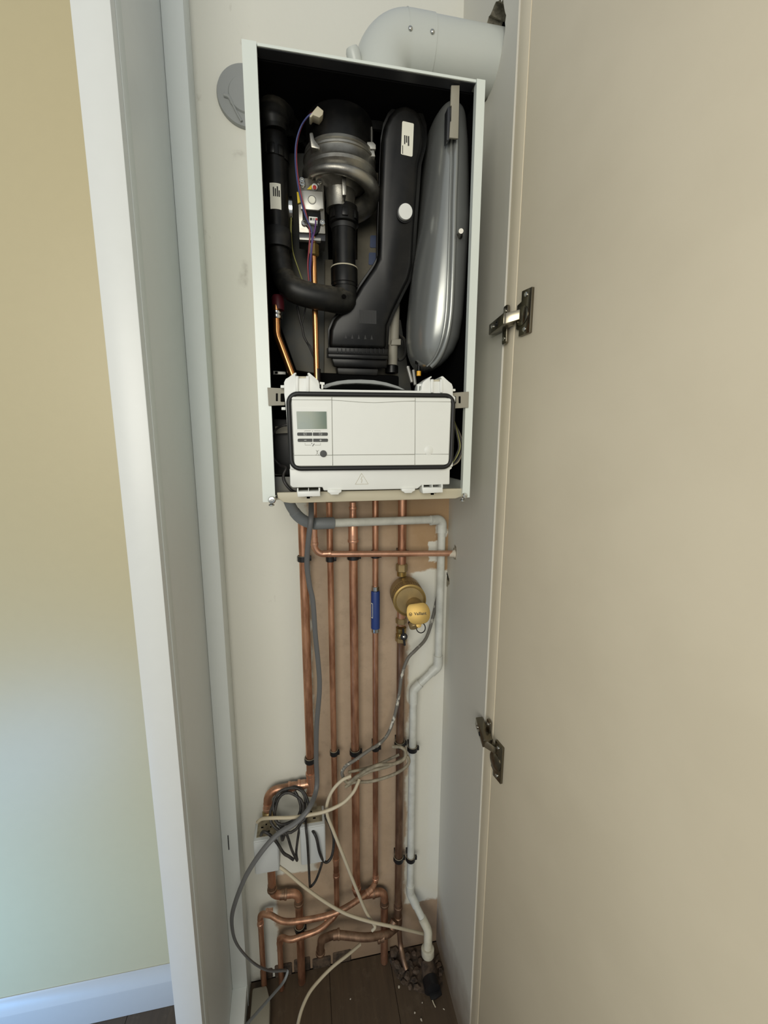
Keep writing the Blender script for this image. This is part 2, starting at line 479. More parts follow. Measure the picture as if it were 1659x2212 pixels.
# the cupboard door, swung open, and its two hinges
D0 = Vector((0.3812, 0.7500, 0)); DD = Vector((0.165, -0.986, 0)).normalized(); DN_ = Vector((-DD.y, DD.x, 0))*-1   # inner face normal
if DN_.x > 0: DN_ = -DN_
q = [D0, D0+DD*0.62, D0+DD*0.62-DN_*0.02, D0-DN_*0.02]
door = struct(MB().prism([p+Vector((0, 0, 0.012)) for p in q], (0, 0, 2.4)).build('door_1', 'door_paint', bevel=0.0015))
def hinge(lbl, cup_px, arm, plate_ctr, plate_h, link_up):
    # cup_px: (top px, bottom px) of the cup flange, arm: (deep px, front px), both on the mounting side
    top, bot, wpx = cup_px
    pt = PP(top[0], top[1], D0, DN_); pb = PP(bot[0], bot[1], D0, DN_)
    zc = (pt.z+pb.z)/2; hh = abs(pt.z-pb.z)/2
    s0 = ((pt+pb)/2-D0).dot(DD)
    half = wpx
    z = Vector((0, 0, 1))
    def L(s, h, n): return D0+DD*(s0+s)+z*(zc+h)+DN_*n
    out = [(-half, -hh*0.62), (-half*0.55, -hh*0.72), (-half*0.55, -hh), (half, -hh*0.98), (half, hh*0.98), (-half*0.4, hh), (-half*0.4, hh*0.55), (-half, hh*0.45)]
    mb = MB().prism([L(a, b_, -0.001) for a, b_ in out], DN_*0.0065)
    h = mb.build('hinge', 'hinge_steel', door, bevel=0.0012, label=lbl)
    mb = MB(); u = DD; 
    mb.lathe([(hh*0.44, 0), (hh*0.44, 0.0015), (hh*0.36, 0.003), (0.0, 0.003)], L(-half*0.15, -hh*0.1, 0.0052), DN_, 20)
    mb.build('cup_rim', 'hinge_steel', h)
    for sgn in (-1, 1):
        mb = MB().lathe([(0.0042, 0), (0.0042, 0.0012), (0.003, 0.0022), (0.0014, 0.0022), (0.0012, 0.001), (0, 0.001)], L(half*0.25, hh*0.76*sgn, 0.0055), DN_, 14)
        mb.build('screw', 'chrome', h)
    # arm along the side wall and the link to the cup
    A = PX(arm[0][0], arm[0][1], XR-0.012); B = PX(arm[1][0], arm[1][1], XR-0.016)
    d = (B-A); ln = d.length; d.normalize()
    wv = Vector((-1, 0, 0)); hv = d.cross(wv).normalized()
    hw = arm[2]
    ring0 = [A+hv*hw+wv*-0.010, A+hv*hw+wv*0.006, A-hv*hw+wv*0.006, A-hv*hw+wv*-0.010]
    ring1 = [B+hv*hw+wv*-0.012, B+hv*hw+wv*0.010, B-hv*hw+wv*0.010, B-hv*hw+wv*-0.012]
    MB().loft([ring0, ring1]).build('arm', 'hinge_steel', h, bevel=0.0015)
    E_ = L(-half*0.2, hh*link_up, 0.004)
    e = E_-B
    v1 = Vector((0, 0, hw*0.92)); v2 = Vector((0.004, 0.010, 0))
    MB().loft([[B+v1+wv*0.006, B-v1+wv*0.006, B-v1+wv*0.006+v2, B+v1+wv*0.006+v2], [E_+v1*0.9, E_-v1*0.9, E_-v1*0.9+v2, E_+v1*0.9+v2]]).build('link', 'steel', h, bevel=0.0008)
    for f_, r_ in ((0.28, 0.0045), (0.58, 0.005)):
        c = A+d*ln*f_+wv*0.0075
        MB().lathe([(r_, -0.001), (r_, 0.0016), (r_*0.6, 0.002), (r_*0.55, 0.0004), (0, 0.0004)], c, wv, 14).build('adjusting_screw', 'chrome' if f_ < 0.5 else 'clip_black', h)
    # mounting plate with two wings screwed to the side
    pc = PX(plate_ctr[0], plate_ctr[1], XR-0.002)
    mb = MB(); w2 = 0.0085
    out = [(-w2, -plate_h), (w2, -plate_h), (w2, plate_h), (-w2, plate_h)]
    out = rrect(out, 0.004, 3)
    mb.prism([pc+Vector((0.0018, a, b_)) for a, b_ in out], (-0.0045, 0, 0))
    MB_ = mb.build('mounting_plate', 'hinge_steel', h, bevel=0.0008)
    for sgn in (-1, 1):
        MB().lathe([(0.0045, 0), (0.0045, 0.0012), (0.002, 0.0022), (0, 0.0012)], pc+Vector((-0.0028, 0, plate_h*0.72*sgn)), (-1, 0, 0), 14).build('screw', 'chrome', h)
    return h
hinge('upper hinge, its arm slanting down into the cupboard', ((1138, 627), (1134, 725), 0.019), ((1062, 713), (1099, 688), 0.0098), (1093, 702), 0.034, 0)
hinge('lower hinge, its arm rising into the cupboard', ((1078, 1601), (1075, 1681), 0.018), ((1032, 1556), (1053, 1606), 0.0098), (1056, 1585), 0.033, 0.42)

# ================================================================== THE BOILER
BX0, BX1, BY, BZ0, BZ1 = -0.0755, 0.3135, 0.766, EYE-0.110, EYE+0.591
boil = thing('boiler', 'white wall-hung gas boiler with its front cover off, works exposed', 'boiler', ((BX0+BX1)/2, 0.91, BZ0))
BK = YB-0.003
# casing sides with folded front flanges
for nm, xo, sg, fl in (('casing_side', BX0, 1, 0.0215), ('casing_side', BX1, -1, 0.0150)):
    mb = MB()
    prof = [(xo, BK), (xo, BY), (xo+sg*fl, BY), (xo+sg*fl, BY+0.012), (xo+sg*(fl-0.0012), BY+0.012), (xo+sg*(fl-0.0012), BY+0.0012), (xo+sg*0.0012, BY+0.0012), (xo+sg*0.0012, BK)]
    mb.loft([[(x, y, BZ0) for x, y in prof], [(x, y, BZ1) for x, y in prof]])
    sd = mb.build(nm, 'case_white', boil, smooth=False)
    mb = MB().bbox((xo+sg*0.002, BY+0.0125, BZ0+0.03), (xo+sg*0.004, BK-0.004, BZ1-0.004))
    mb.build('liner', 'case_inner', sd, smooth=False)
mb = MB(); mb.bbox((BX0+0.0015, BY+0.004, BZ1-0.0012), (BX1-0.0015, BK, BZ1))
mb.bbox((BX0+0.0222, BY+0.002, BZ1-0.004), (BX1-0.0155, BY+0.004, BZ1))
top = mb.build('casing_top', 'case_white', boil, smooth=False)
mb = MB().bbox((BX0+0.022, BY+0.0045, BZ1-0.0045), (BX1-0.016, BY+0.024, BZ1-0.0015)); mb.build('top_lip', 'case_lip', top, bevel=0.0008, seg=1)
mb = MB().bbox((BX0+0.005, BY+0.025, BZ1-0.006), (BX1-0.005, BK-0.003, BZ1-0.002)); mb.build('liner', 'case_inner', top, smooth=False)
mb = MB().bbox((BX0+0.0015, BK-0.002, BZ0+0.005), (BX1-0.0015, BK, BZ1-0.003)); mb.build('casing_back', 'case_inner', boil, smooth=False)
# black collar and clip marks round the flue outlet under the top
mb = MB().lathe([(0.052, 0), (0.052, -0.014), (0.047, -0.015), (0.047, 0)], (0.150, 0.93, BZ1-0.007), n=40); col = mb.build('flue_collar', 'black', boil)
for a, b_ in (((779, 174), (806, 187)), ((808, 175), (824, 186)), ((826, 177), (839, 189))):
    mb = MB().pp([(a[0], a[1]), (b_[0], a[1]+1), (b_[0], b_[1]), (a[0], b_[1]-1)], 0.872, 0.003); mb.build('collar_clip', 'case_lip', col)
# bottom tray
y0 = 0.772
mb = MB(); mb.pp([(598, 1064), (1003, 1055), (1004, 1062), (996, 1073), (984, 1077), (628, 1087), (612, 1085), (600, 1076)], y0, 0.008)
tray = mb.build('bottom_tray', 'plastic_beige', boil, bevel=0.0015)
zt = P(800, 1080, y0).z
mb = MB().bbox((BX0+0.02, y0+0.008, zt+0.003), (BX1-0.016, BK-0.004, zt+0.006)); mb.build('tray_floor', 'plastic_beige', tray, smooth=False)
mb = MB().pp([(594, 1030), (640, 1030), (640, 1070), (594, 1070)], 0.80, 0.004); mb.build('tray_wall', 'plate_grey', tray)
for cx, cy, hx_, hy_ in ((587.5, 1080, 586.5, 1092), (1004, 1071, 999, 1082)):
    r = 0.0062 if cx < 700 else 0.0052
    o_ = P(cx, cy, BY-0.002)
    s_ = MB().lathe([(r*1.1, 0.002), (r*1.1, 0.0035), (r*0.85, 0.0065), (r*0.4, 0.0068), (r*0.3, 0.0055), (0, 0.0055)], o_+Vector((0, 0.004, 0)), (0, -1, 0), 18).build('casing_screw', 'chrome', boil)
    q = P(hx_, hy_, BY+0.006)
    MB().lathe([(0.0022, 0.014), (0.0022, 0.003), (0.005, 0.0018), (0.005, 0), (0.003, -0.0012), (0, -0.0012)], q, (0, 0, 1), 16).build('hanging_screw', 'chrome', boil)

# ---- heat exchanger plates at the back
mb = MB().pp([(772, 372), (842, 372), (860, 820), (700, 820), (702, 560), (772, 560)], 0.965, 0.06)
hx = mb.build('heat_exchanger', 'hx', boil, bevel=0.002)
mb = MB().pp([(596, 330), (704, 330), (716, 812), (640, 800), (604, 700)], 0.985, 0.05); mb.build('side_plate', 'plate_grey', hx, bevel=0.002)
for x, y in ((809, 522), (806, 559)):
    mb = MB().pp(rrect([(x-9, y-14), (x+10, y-13), (x+10, y+13), (x-10, y+13)], 3, 2), 0.9635, 0.002); mb.build('blue_sticker', 'blue_sticker', hx)
mb = MB().pp([(836, 690), (866, 690), (890, 850), (842, 850)], 0.985, 0.03); mb.build('side_plate', 'plate_grey', hx, bevel=0.002)

# ---- fan: motor, cast housing, outlet neck
FY = 0.880
fc = P(733, 262, FY); fx = fc.x
def fz(py, r): return P(734, py, FY-r).z
FO = Vector((fx, FY, 0))
prof = [(0.027, fz(440, 0.027)), (0.0262, fz(418, 0.026)), (0.029, fz(398, 0.029)), (0.036, fz(384, 0.036)), (0.044, fz(375, 0.044)), (0.047, fz(371, 0.047)), (0.049, fz(366, 0.049)),
        (0.054, fz(366, 0.054)), (0.056, fz(359, 0.056)), (0.061, fz(357, 0.061)), (0.063, fz(351, 0.063)), (0.066, fz(345, 0.066)), (0.0695, fz(337, 0.0695)), (0.0695, fz(329, 0.0695)), (0.066, fz(324, 0.066)),
        (0.0655, fz(306, 0.0655)), (0.0672, fz(304, 0.0672)), (0.0672, fz(299, 0.0672)), (0.064, fz(296, 0.064)), (0.0655, fz(293, 0.0655)), (0.0645, fz(287, 0.0645)), (0.05, fz(286, 0.0645))]
mb = MB().lathe(prof, FO, n=56)
fan = mb.build('fan', 'alu', boil, sharp=30)
mb = MB().lathe([(0.0608, fz(288.5, 0.0608)), (0.0608, fz(216, 0.0608)), (0.0596, fz(213, 0.0608)), (0.0, fz(213, 0.0608)+0.001)], FO, n=56); mot = mb.build('motor', 'black', fan)
# spiral scroll bulging to one side
vol = []; vr = []
zc_ = fz(357, 0.066)
for k in range(44):
    t_ = k/43; a = math.radians(215+205*t_); rt = 0.007+0.015*t_**1.4
    vol.append(FO+Vector(((0.0725-rt+0.006*t_)*math.cos(a), (0.0705-rt)*math.sin(a), zc_-0.018*t_**1.5))); vr.append(rt)
MB().tube(vol, vr, 18).build('scroll', 'alu', fan, sharp=60)
# rib on the neck
mb = MB().pp([(738, 376), (748, 376), (748, 421), (740, 421)], FY-0.046, 0.02); mb.build('neck_rib', 'alu', fan, bevel=0.001)
mb = MB().pp([(668, 286), (676, 285), (679, 300), (692, 317), (690, 322), (672, 318)], FY-0.056, 0.02); mb.build('clamp', 'alu', fan, bevel=0.0018)
mb = MB().pp([(790, 306), (806, 306), (812, 312), (812, 322), (792, 321)], FY-0.04, 0.02); mb.build('clamp', 'zinc', fan, bevel=0.0012)
mb = MB().pp([(791, 325), (808, 324), (811, 338), (792, 337)], FY-0.04, 0.02); mb.build('clamp', 'zinc', fan, bevel=0.0012)
mb = MB().pp([(686, 228), (699, 239), (697, 248), (690, 254), (676, 248), (672, 254), (668, 251), (676, 240)], FY-0.064, 0.018); mb.build('cable_plug', 'plastic_beige', fan, bevel=0.001)
def cyl_patch(o_, r, a0, a1, z0, z1, n=8):
    mb = MB(); pts = [[], []]
    A = []
    for rr in (r, r-0.0006):
        for z_ in (z0, z1): A.append([Vector((o_.x+rr*math.sin(a0+(a1-a0)*i/n), o_.y-rr*math.cos(a0+(a1-a0)*i/n), z_)) for i in range(n+1)])
    mb.loft([A[0]+A[1][::-1], A[2]+A[3][::-1]])
    return mb
mb = cyl_patch(FO, 0.0616, math.radians(66), math.radians(78), fz(288, 0.045), fz(250, 0.04)); mb.build('motor_label', 'zinc', mot)

# ---- venturi tube below the fan, rubber hose and intake silencer
VY = 0.880
vx = P(743, 530, VY).x
def vz(py, r): return P(743, py, VY-r).z
VO = Vector((vx, VY, 0))
mb = MB().lathe([(0.0215, vz(622, 0.0215)), (0.0225, vz(470, 0.0225)), (0.0225, vz(436, 0.0225))], VO, n=36); ven = mb.build('venturi_tube', 'black', boil)
mb = MB().lathe([(0.0255, vz(474, 0.0255)), (0.028, vz(470, 0.028)), (0.028, vz(446, 0.028)), (0.0265, vz(438, 0.0265)), (0.0265, vz(433, 0.0265)), (0.02, vz(433, 0.0265))], VO, n=36); cl = mb.build('collar', 'black', ven)
for a in (-50, 0, 48):
    ar = math.radians(a); c = VO+Vector((0.0285*math.sin(ar), -0.0285*math.cos(ar), vz(456, 0.028)))
    MB().box(c, (0.011, 0.004, 0.014), Matrix.Rotation(ar, 3, 'Z')).build('collar_lug', 'black', cl, bevel=0.001)
mb = MB().lathe([(0.0235, vz(486, 0.0235)), (0.0238, vz(480, 0.0238)), (0.0238, vz(474, 0.0238))], VO, n=36); mb.build('joint_ring', 'black_dusty', ven)
mb = MB().lathe([(0.0245, vz(612, 0.0245)), (0.0245, vz(606, 0.0245)), (0.0258, vz(604, 0.0258)), (0.0258, vz(571, 0.0258)), (0.0248, vz(566, 0.0248)), (0.022, vz(566, 0.022))], VO, n=36); mb.build('sleeve', 'black', ven)
mb = MB().lathe([(0.0259, 0), (0.0263, 0.001), (0.0259, 0.002), (0.0245, 0.003)], VO+Vector((0, 0, vz(570, 0.0258))), n=36); mb.build('dust_ring', 'plastic_beige', ven)
SY = 0.872
sc0 = P(596, 400, SY)
def sz(py, r): return P(596, py, SY-r).z
SO = Vector((sc0.x, SY, 0))
mb = MB().lathe([(0.0232, sz(492, 0.0232)), (0.0238, sz(333, 0.0238)), (0.0252, sz(331, 0.0252)), (0.0252, sz(312, 0.0252)), (0.0247, sz(285, 0.0247)), (0.0235, sz(279, 0.0235)), (0.016, sz(278, 0.0235))], SO, n=40)
sil = mb.build('intake_silencer', 'black', boil)
for a, zz in ((-40, 318), (-8, 320), (26, 322), (52, 325)):
    ar = math.radians(a); c = SO+Vector((0.0252*math.sin(ar), -0.0252*math.cos(ar), sz(zz-1, 0.0252)))
    MB().box(c, (0.009, 0.003, 0.016), Matrix.Rotation(ar, 3, 'Z')).build('snap_tab', 'black', sil, bevel=0.0008)
mb = cyl_patch(SO, 0.0242, math.radians(-24), math.radians(22), sz(451, 0.0242), sz(395, 0.0242)); lab = mb.build('label', 'sticker', sil)
for a, z0_, z1_ in ((-8, 424, 404), (0, 424, 407), (8, 424, 402), (15, 424, 410)):
    ar = math.radians(a); cyl_patch(SO, 0.0245, ar-0.045, ar+0.045, sz(z0_, 0.0242), sz(z1_, 0.0242), 2).build('print_line', 'ink', lab)
mb = MB().lathe([(0.023, sz(528, 0.023)), (0.0254, sz(526, 0.0254)), (0.0248, sz(488, 0.0248)), (0.0225, sz(482, 0.0225))], SO, n=36); mb.build('lower_sleeve', 'black_dusty', sil)
p0 = SO+Vector((0, 0, sz(290, 0.0)))
path = spline([p0, P(589, 262, SY), P(593, 247, SY+0.01), P(607, 246, SY+0.03), P(628, 263, 0.93), P(655, 290, 0.965), P(690, 330, 0.995)], 6)
mb = MB().tube(path, [0.0235]*4+[0.0262]*3+[0.0285]*5+[0.029]*6+[0.025]*6+[0.019]*6+[0.015]*7, 20); mb.build('upper_bend', 'rubber', sil)
p0 = SO+Vector((0, 0, sz(520, 0.0)))
path = spline([p0, P(606, 565, SY-0.002), P(614, 600, SY-0.006), P(634, 625, SY-0.016), P(668, 638, SY-0.018), P(706, 645, SY-0.014), P(734, 650, SY-0.002), P(745, 642, VY-0.003), VO+Vector((0, 0, vz(608, 0.0)))], 6)
rr = [0.0185]*6+[0.0195]*6+[0.0215]*6+[0.0225]*6+[0.0225]*6+[0.0228]*6+[0.0238]*6+[0.022]*7
hose = MB().tube(path, rr[:len(path)], 22).build('air_hose', 'rubber', boil)
c = P(742.5, 642, SY-0.0155)
MB().lathe([(0.0042, 0), (0.0042, 0.0015), (0.0, 0.0016)], P(743, 641, 0.8455), (0.15, -1, 0.25), 14).build('hose_hole', 'void', hose)

# ---- gas valve, brass nut and gas pipe
GY = 0.868
mb = MB().pp([(642, 388), (655, 384), (699, 384), (701, 450), (703, 505), (646, 502)], GY, 0.05); gv = mb.build('gas_valve', 'alu', boil, bevel=0.0015)
mb = MB().pp([(650, 412), (657, 411), (697, 414), (699, 451), (693, 451), (688, 454), (650, 451)], GY-0.007, 0.009); cp = mb.build('cover_plate', 'zinc', gv, bevel=0.0008)
MB().lathe([(0.0062, 0), (0.0062, 0.0012), (0.0055, 0.0018), (0, 0.0018)], P(674, 432, GY-0.0065), (0, -1, 0), 24).build('cover_dial', 'sticker', gv)
mb = MB().lathe([(0.0074, 0), (0.0074, 0.0006), (0.0066, 0.0006), (0.0066, 0)], P(674, 432, GY-0.0068), (0, -1, 0), 24); mb.build('dial_ring', 'button', gv)
for x, y in ((652, 391), (653, 398), (690, 393), (657, 483), (696, 482)):
    k = MB().lathe([(0.0052, -0.004), (0.0052, 0.003), (0.0042, 0.0038), (0.003, 0.0038), (0.0025, 0.002), (0, 0.002)], P(x, y, GY-0.001), (0, -1, 0), 18).build('bolt', 'chrome', gv)
MB().lathe([(0.0052, -0.004), (0.0052, 0.003), (0.0038, 0.0036)], P(679.5, 405, GY-0.001), (0, -1, 0), 20).build('seal_ring', 'plastic_white', gv)
MB().lathe([(0.0036, 0), (0.0034, 0.001), (0, 0.0013)], P(679.5, 405, GY-0.0044), (0, -1, 0), 16).build('red_seal', 'red', gv)
MB().pp([(663, 409), (673, 399), (673, 409)], GY-0.001, 0.002).build('yellow_mark', 'yellow', gv)
MB().pp([(641, 414), (648, 416), (650, 437), (643, 439)], GY-0.004, 0.006).build('yellow_tag', 'yellow', gv, bevel=0.0005)
MB().pp([(653, 453), (692, 454), (694, 482), (690, 500), (680, 508), (672, 500), (654, 480)], GY-0.003, 0.01).build('solenoid', 'black', gv, bevel=0.0015)
con = MB().pp([(667, 467), (686, 469), (686, 484), (667, 481)], GY-0.011, 0.01).build('wire_plug', 'plastic_white', gv, bevel=0.0006)
for i, mt in enumerate(('ink', 'grey_print', 'red')):
    MB().pp([(669.5+5.8*i, 470.5+0.3*i), (674+5.8*i, 470.5+0.3*i), (674+5.8*i, 475.5+0.3*i), (669.5+5.8*i, 475.5+0.3*i)], GY-0.0116, 0.001).build('plug_socket', mt, con)
MB().pp([(646, 501), (703, 506), (703, 521), (646, 515)], GY+0.004, 0.045).build('valve_base', 'case_lip', gv, bevel=0.001)
MB().pp([(647, 512), (693, 514), (693, 520), (647, 517)], GY-0.001, 0.01).build('base_strip', 'zinc', gv, bevel=0.0004)
MB().lathe([(0.020, 0), (0.0225, 0.001), (0.0225, 0.012), (0.020, 0.013)], P(633, 456, 0.885), (-1, 0, 0), 28).build('regulator', 'chrome', gv)
n0 = P(677, 541, GY+0.008)
mb = MB().lathe([(0.0085, -0.011), (0.0105, -0.009), (0.0105, 0.009), (0.0085, 0.011)], n0, (0, 0, 1), 6); 
gp = MB().tube([n0+Vector((0, 0, 0.035)), n0+Vector((0.001, 0, -0.28))], 0.0057, 16).build('gas_pipe', 'copper_gold', boil)
MB().tube([P(685.5, 797, GY+0.0085), P(687, 838, GY+0.0085)], 0.0064, 16).build('darkened_end', 'burnt', gp)
mb.build('brass_nut', 'brass', gp, smooth=False)
def wires(name, mt, pts, r=0.0014):
    path = spline(pts, 5); return MB().tube(path, r, 10).build(name, mt, boil)
wr = [(682, 241, 0.825), (667, 250, 0.828), (652, 272, 0.838), (642, 305, 0.845), (640, 340, 0.85), (643, 380, 0.85), (650, 420, 0.85), (661, 462, 0.85), (669, 498, 0.853), (668, 532, 0.856), (665, 570, 0.866), (667, 606, 0.874)]
wires('red_wire', 'wire_red', [P(*p) for p in wr])
wires('blue_wire', 'wire_blue', [P(x-2.2+(i > 7)*6.5, y+2, Y-0.002) for i, (x, y, Y) in enumerate(wr)])
wires('purple_wire', 'wire_purple', [P(682, 476, 0.852), P(681, 492, 0.85), P(676, 515, 0.85), P(673, 545, 0.857), P(671, 580, 0.868), P(671, 608, 0.876)])
wires('earth_wire', 'wire_green', [P(629, 470, 0.868), P(629, 505, 0.872), P(633, 545, 0.885), P(645, 582, 0.89), P(657, 615, 0.89)], 0.0011)
wires('loom', 'cable_dark', [P(642, 660, 0.90), P(648, 690, 0.905), P(653, 708, 0.905), P(657, 728, 0.905), P(668, 748, 0.905), P(680, 775, 0.91)], 0.0022)
wires('loom', 'cable_dark', [P(662, 655, 0.90), P(655, 690, 0.905), P(652, 706, 0.905), P(660, 735, 0.905), P(672, 750, 0.90), P(684, 778, 0.905)], 0.0014)
# flow pipe with red collar on the outer side
fp = [P(597, 660, 0.885), P(598, 722, 0.885), P(636, 822, 0.885)]
fpo = MB().tube(fillet(fp, 0.04), 0.0072, 16).build('flow_pipe', 'copper_gold', boil)
MB().lathe([(0.0110, 0), (0.0118, 0.006), (0.0118, 0.022), (0.010, 0.026)], P(601, 670, 0.889), (0, 0, 1), 18).build('red_collar', 'maroon', fpo)
MB().lathe([(0.0095, 0), (0.0105, 0.002), (0.0105, 0.006), (0.009, 0.007), (0.0105, 0.009), (0.0105, 0.013), (0.0095, 0.014)], P(598, 689, 0.885), (0, 0, 1), 18).build('spring_clip', 'chrome', fpo)
mb = MB().pp([(590, 801), (617, 803), (617, 809), (590, 809)], 0.90, 0.004); sb = mb.build('strap', 'zinc', boil, bevel=0.0004)
MB().pp(rrect([(594, 802.5), (600, 802.5), (600, 807.5), (594, 807.5)], 2.4, 3), 0.8988, 0.002).build('strap_hole', 'void', sb)

# ---- black flue duct
DP0 = P(870, 225, 0.826); DP1 = P(780, 756, 0.893); DV = (DP1-DP0); DV.x = 0
DNRM = Vector((1, 0, 0)).cross(DV).normalized()
if DNRM.y < 0: DNRM = -DNRM                        # pointing back into the casing
def dp(px, off, depth, name, mt, par, **kw):
    q = [PP(x, y, DP0+DNRM*off, DNRM) for x, y in px]
    return MB().prism(q, DNRM*depth).build(name, mt, par, **kw)
duct_px = [(878, 225), (866, 227), (855, 232), (842, 246), (832, 268), (827, 298), (825, 349), (822, 433), (820, 499), (819, 557), (808, 576), (780, 616), (770, 634), (745, 662), (722, 690), (713, 712), (711, 752), (836, 756), (837, 704), (849, 674), (868, 635), (884, 604), (892, 574), (896, 499), (903, 400), (906, 355), (915, 320), (918, 300), (917, 270), (911, 250), (900, 234)]
duct = dp(duct_px, 0, 0.05, 'flue_duct', 'black', boil, bevel=0.009, seg=3, sharp=60)
def offset(poly, d):
    out = []; n = len(poly)
    for i in range(n):
        a, b_, c_ = Vector(poly[i-1]), Vector(poly[i]), Vector(poly[(i+1) % n])
        t = (c_-a).normalized(); nn = Vector((t.y, -t.x)); out.append((b_.x+nn.x*d, b_.y+nn.y*d))
    return out
rimp = offset(duct_px, -5) if offset(duct_px, 5)[0][1] > duct_px[0][1] else offset(duct_px, 5)
dp(rimp, 0.022, 0.006, 'duct_rim', 'black', duct, bevel=0.0012)
lb = dp(rrect([(869, 261), (894, 267), (891, 339), (866, 333)], 2.5, 2), -0.0008, 0.0015, 'label', 'sticker', duct)
for x0_, x1_, ya, yb in ((873, 875.5, 292, 311), (877, 879.5, 293, 308), (881, 884, 294, 315), (869, 870.5, 314, 332)):
    dp([(x0_, ya), (x1_, ya), (x1_, yb), (x0_, yb)], -0.0012, 0.0008, 'print_line', 'ink', lb)
o_ = PP(874, 460, DP0-DNRM*0.002, DNRM)
MB().lathe([(0.0135, 0), (0.0135, 0.006), (0.0128, 0.009), (0.0, 0.0092)], o_, -DNRM, 28).build('test_cap', 'plastic_white', duct)
MB().lathe([(0.0165, -0.003), (0.0165, 0.0025), (0.013, 0.0026)], o_, -DNRM, 28).build('cap_seat', 'black', duct)
bc = dp([(709, 750), (838, 754), (838, 768), (709, 764)], -0.012, 0.06, 'base_collar', 'black', duct, bevel=0.001)
for i in range(12):
    x = 728+i*9
    dp([(x, 752.5+0.03*i), (x+2, 752.5), (x+2, 763), (x, 763)], -0.0145, 0.004, 'rib', 'black', bc)
dp([(709, 764), (838, 768), (838, 777), (709, 773)], -0.016, 0.06, 'base_band', 'black', duct, bevel=0.0015)
dp([(716, 772), (836, 776), (836, 796), (722, 793)], -0.008, 0.05, 'base_body', 'black', duct, bevel=0.003)
dp([(728, 794), (818, 797), (816, 812), (730, 809)], -0.004, 0.05, 'sump_neck', 'black_dusty', duct, bevel=0.003)
dp([(690, 806), (862, 812), (862, 850), (690, 848)], 0.0, 0.05, 'sump', 'case_inner', duct, bevel=0.003)
for i in range(5):
    x, y = 747+i*14, 727+i*0.6
    dp([(x-2.6, y+4), (x, y-6), (x+2.6, y+4)], -0.0006, 0.001, 'mould_mark', 'gasket', duct)
mk = dp([(776, 669), (813, 671), (813, 700), (776, 698)], -0.0004, 0.001, 'moulded_note', 'gasket', duct)
for i in range(6):
    dp([(780+i*5.5, 673), (782.5+i*5.5, 673), (782.5+i*5.5, 696), (780+i*5.5, 696)], -0.0010, 0.0008, 'print_line', 'black_dusty', mk)

# ---- condensate trap
ty = 0.93
mb = MB(); mb.tube([P(853, 655, ty), P(851, 745, ty)], 0.0105, 16); tr = mb.build('condensate_trap', 'trap_grey', boil)
MB().pp([(836, 690), (848, 668), (848, 745), (838, 745)], ty-0.004, 0.02).build('trap_fin', 'trap_grey', tr, bevel=0.001)
MB().pp([(847, 733), (866, 732), (866, 745), (845, 745)], ty-0.018, 0.03).build('trap_block', 'trap_grey', tr, bevel=0.001)
MB().tube([P(849, 745, ty-0.004), P(848, 797, ty-0.004)], 0.0102, 18).build('trap_leg', 'trap_grey', tr)
MB().tube(spline([P(862, 725, ty+0.01), P(874, 735, ty), P(876, 762, ty), P(868, 776, ty), P(860, 777, ty)], 5), 0.0035, 8).build('trap_hose', 'rubber', tr)
MB().lathe([(0.014, 0), (0.014, 0.014), (0.012, 0.016)], P(846, 806, ty-0.004), (0, 0, 1), 18).build('trap_nut', 'black', tr)

# ---- expansion vessel
VC = 0.880
rows = [(243, 958, 970, 982), (248, 948, 972, 986), (257, 940, 974, 989), (272, 932, 976, 993), (295, 926, 978, 996), (350, 919, 977, 1000), (420, 914, 976, 1003), (480, 908, 974, 1006), (503, 906, 973.5, 1009), (530, 902, 973, 1006), (580, 895, 972, 1001), (640, 888, 970, 996), (700, 882, 967, 990), (740, 881, 961, 983), (765, 884, 953, 972), (782, 890, 944, 958), (793, 898, 935, 946), (800, 908, 926, 934)]
rings = []; seam = []
for y, xl, xs, xr in rows:
    a0 = P(xl, y, VC); a1 = P(xs, y, VC); a2 = P(xr, y, VC)
    dy = 0.086*math.sqrt(max(0.04, 1-abs((y-520)/300.0)**5))
    ring = []
    a1 = Vector((P(xs, y, VC-dy).x, VC, a1.z))
    for k in range(36):
        t = 2*math.pi*k/36; cs, sn = math.cos(t), math.sin(t)
        ex = 0.92
        hx_ = (a1.x-a0.x) if cs < 0 else (a2.x-a1.x)
        ring.append(Vector((a1.x+hx_*math.copysign(abs(cs)**ex, cs), VC-dy*math.copysign(abs(sn)**0.95, sn), a1.z)))
    rings.append(ring); seam.append((xs, y, VC-dy))
ves = MB().loft(rings).build('expansion_vessel', 'vessel', boil, sharp=70)
sp = [P(x, y, Y).lerp(P(x, y, VC), 0) for x, y, Y in seam]
sv = [Vector((P(x, y, Y+0.006).x, Y, P(x, y, VC).z)) for x, y, Y in seam]
MB().tube(spline([p+Vector((0.003, -0.001, 0)) for p in sv[2:]], 3), 0.0052, 12).build('seam_band', 'vessel', ves)
MB().tube(spline([p+Vector((-0.0055, -0.0005, 0)) for p in sv[2:]], 3), 0.0020, 8).build('seam_flange', 'vessel', ves)
by = 0.777
mb = MB().pp([(975, 184), (993, 184), (990, 299), (971, 297), (973, 262), (975, 262), (976, 228), (973.5, 228)], by, 0.004)
br = mb.build('vessel_bracket', 'trap_grey', ves, bevel=0.0006)
MB().pp([(967, 232), (973, 228), (972, 300), (966, 303)], by+0.003, 0.016).build('bracket_side', 'case_lip', br, bevel=0.0004)
vs = P(989, 517, 0.815); ve = P(996, 499, 0.776)
MB().tube([vs, vs.lerp(ve, 0.45), vs.lerp(ve, 0.5), ve], [0.0075, 0.0062, 0.0048, 0.0042], 14).build('filling_valve', 'alu', ves)
yc = P(904.5, 812, 0.865)
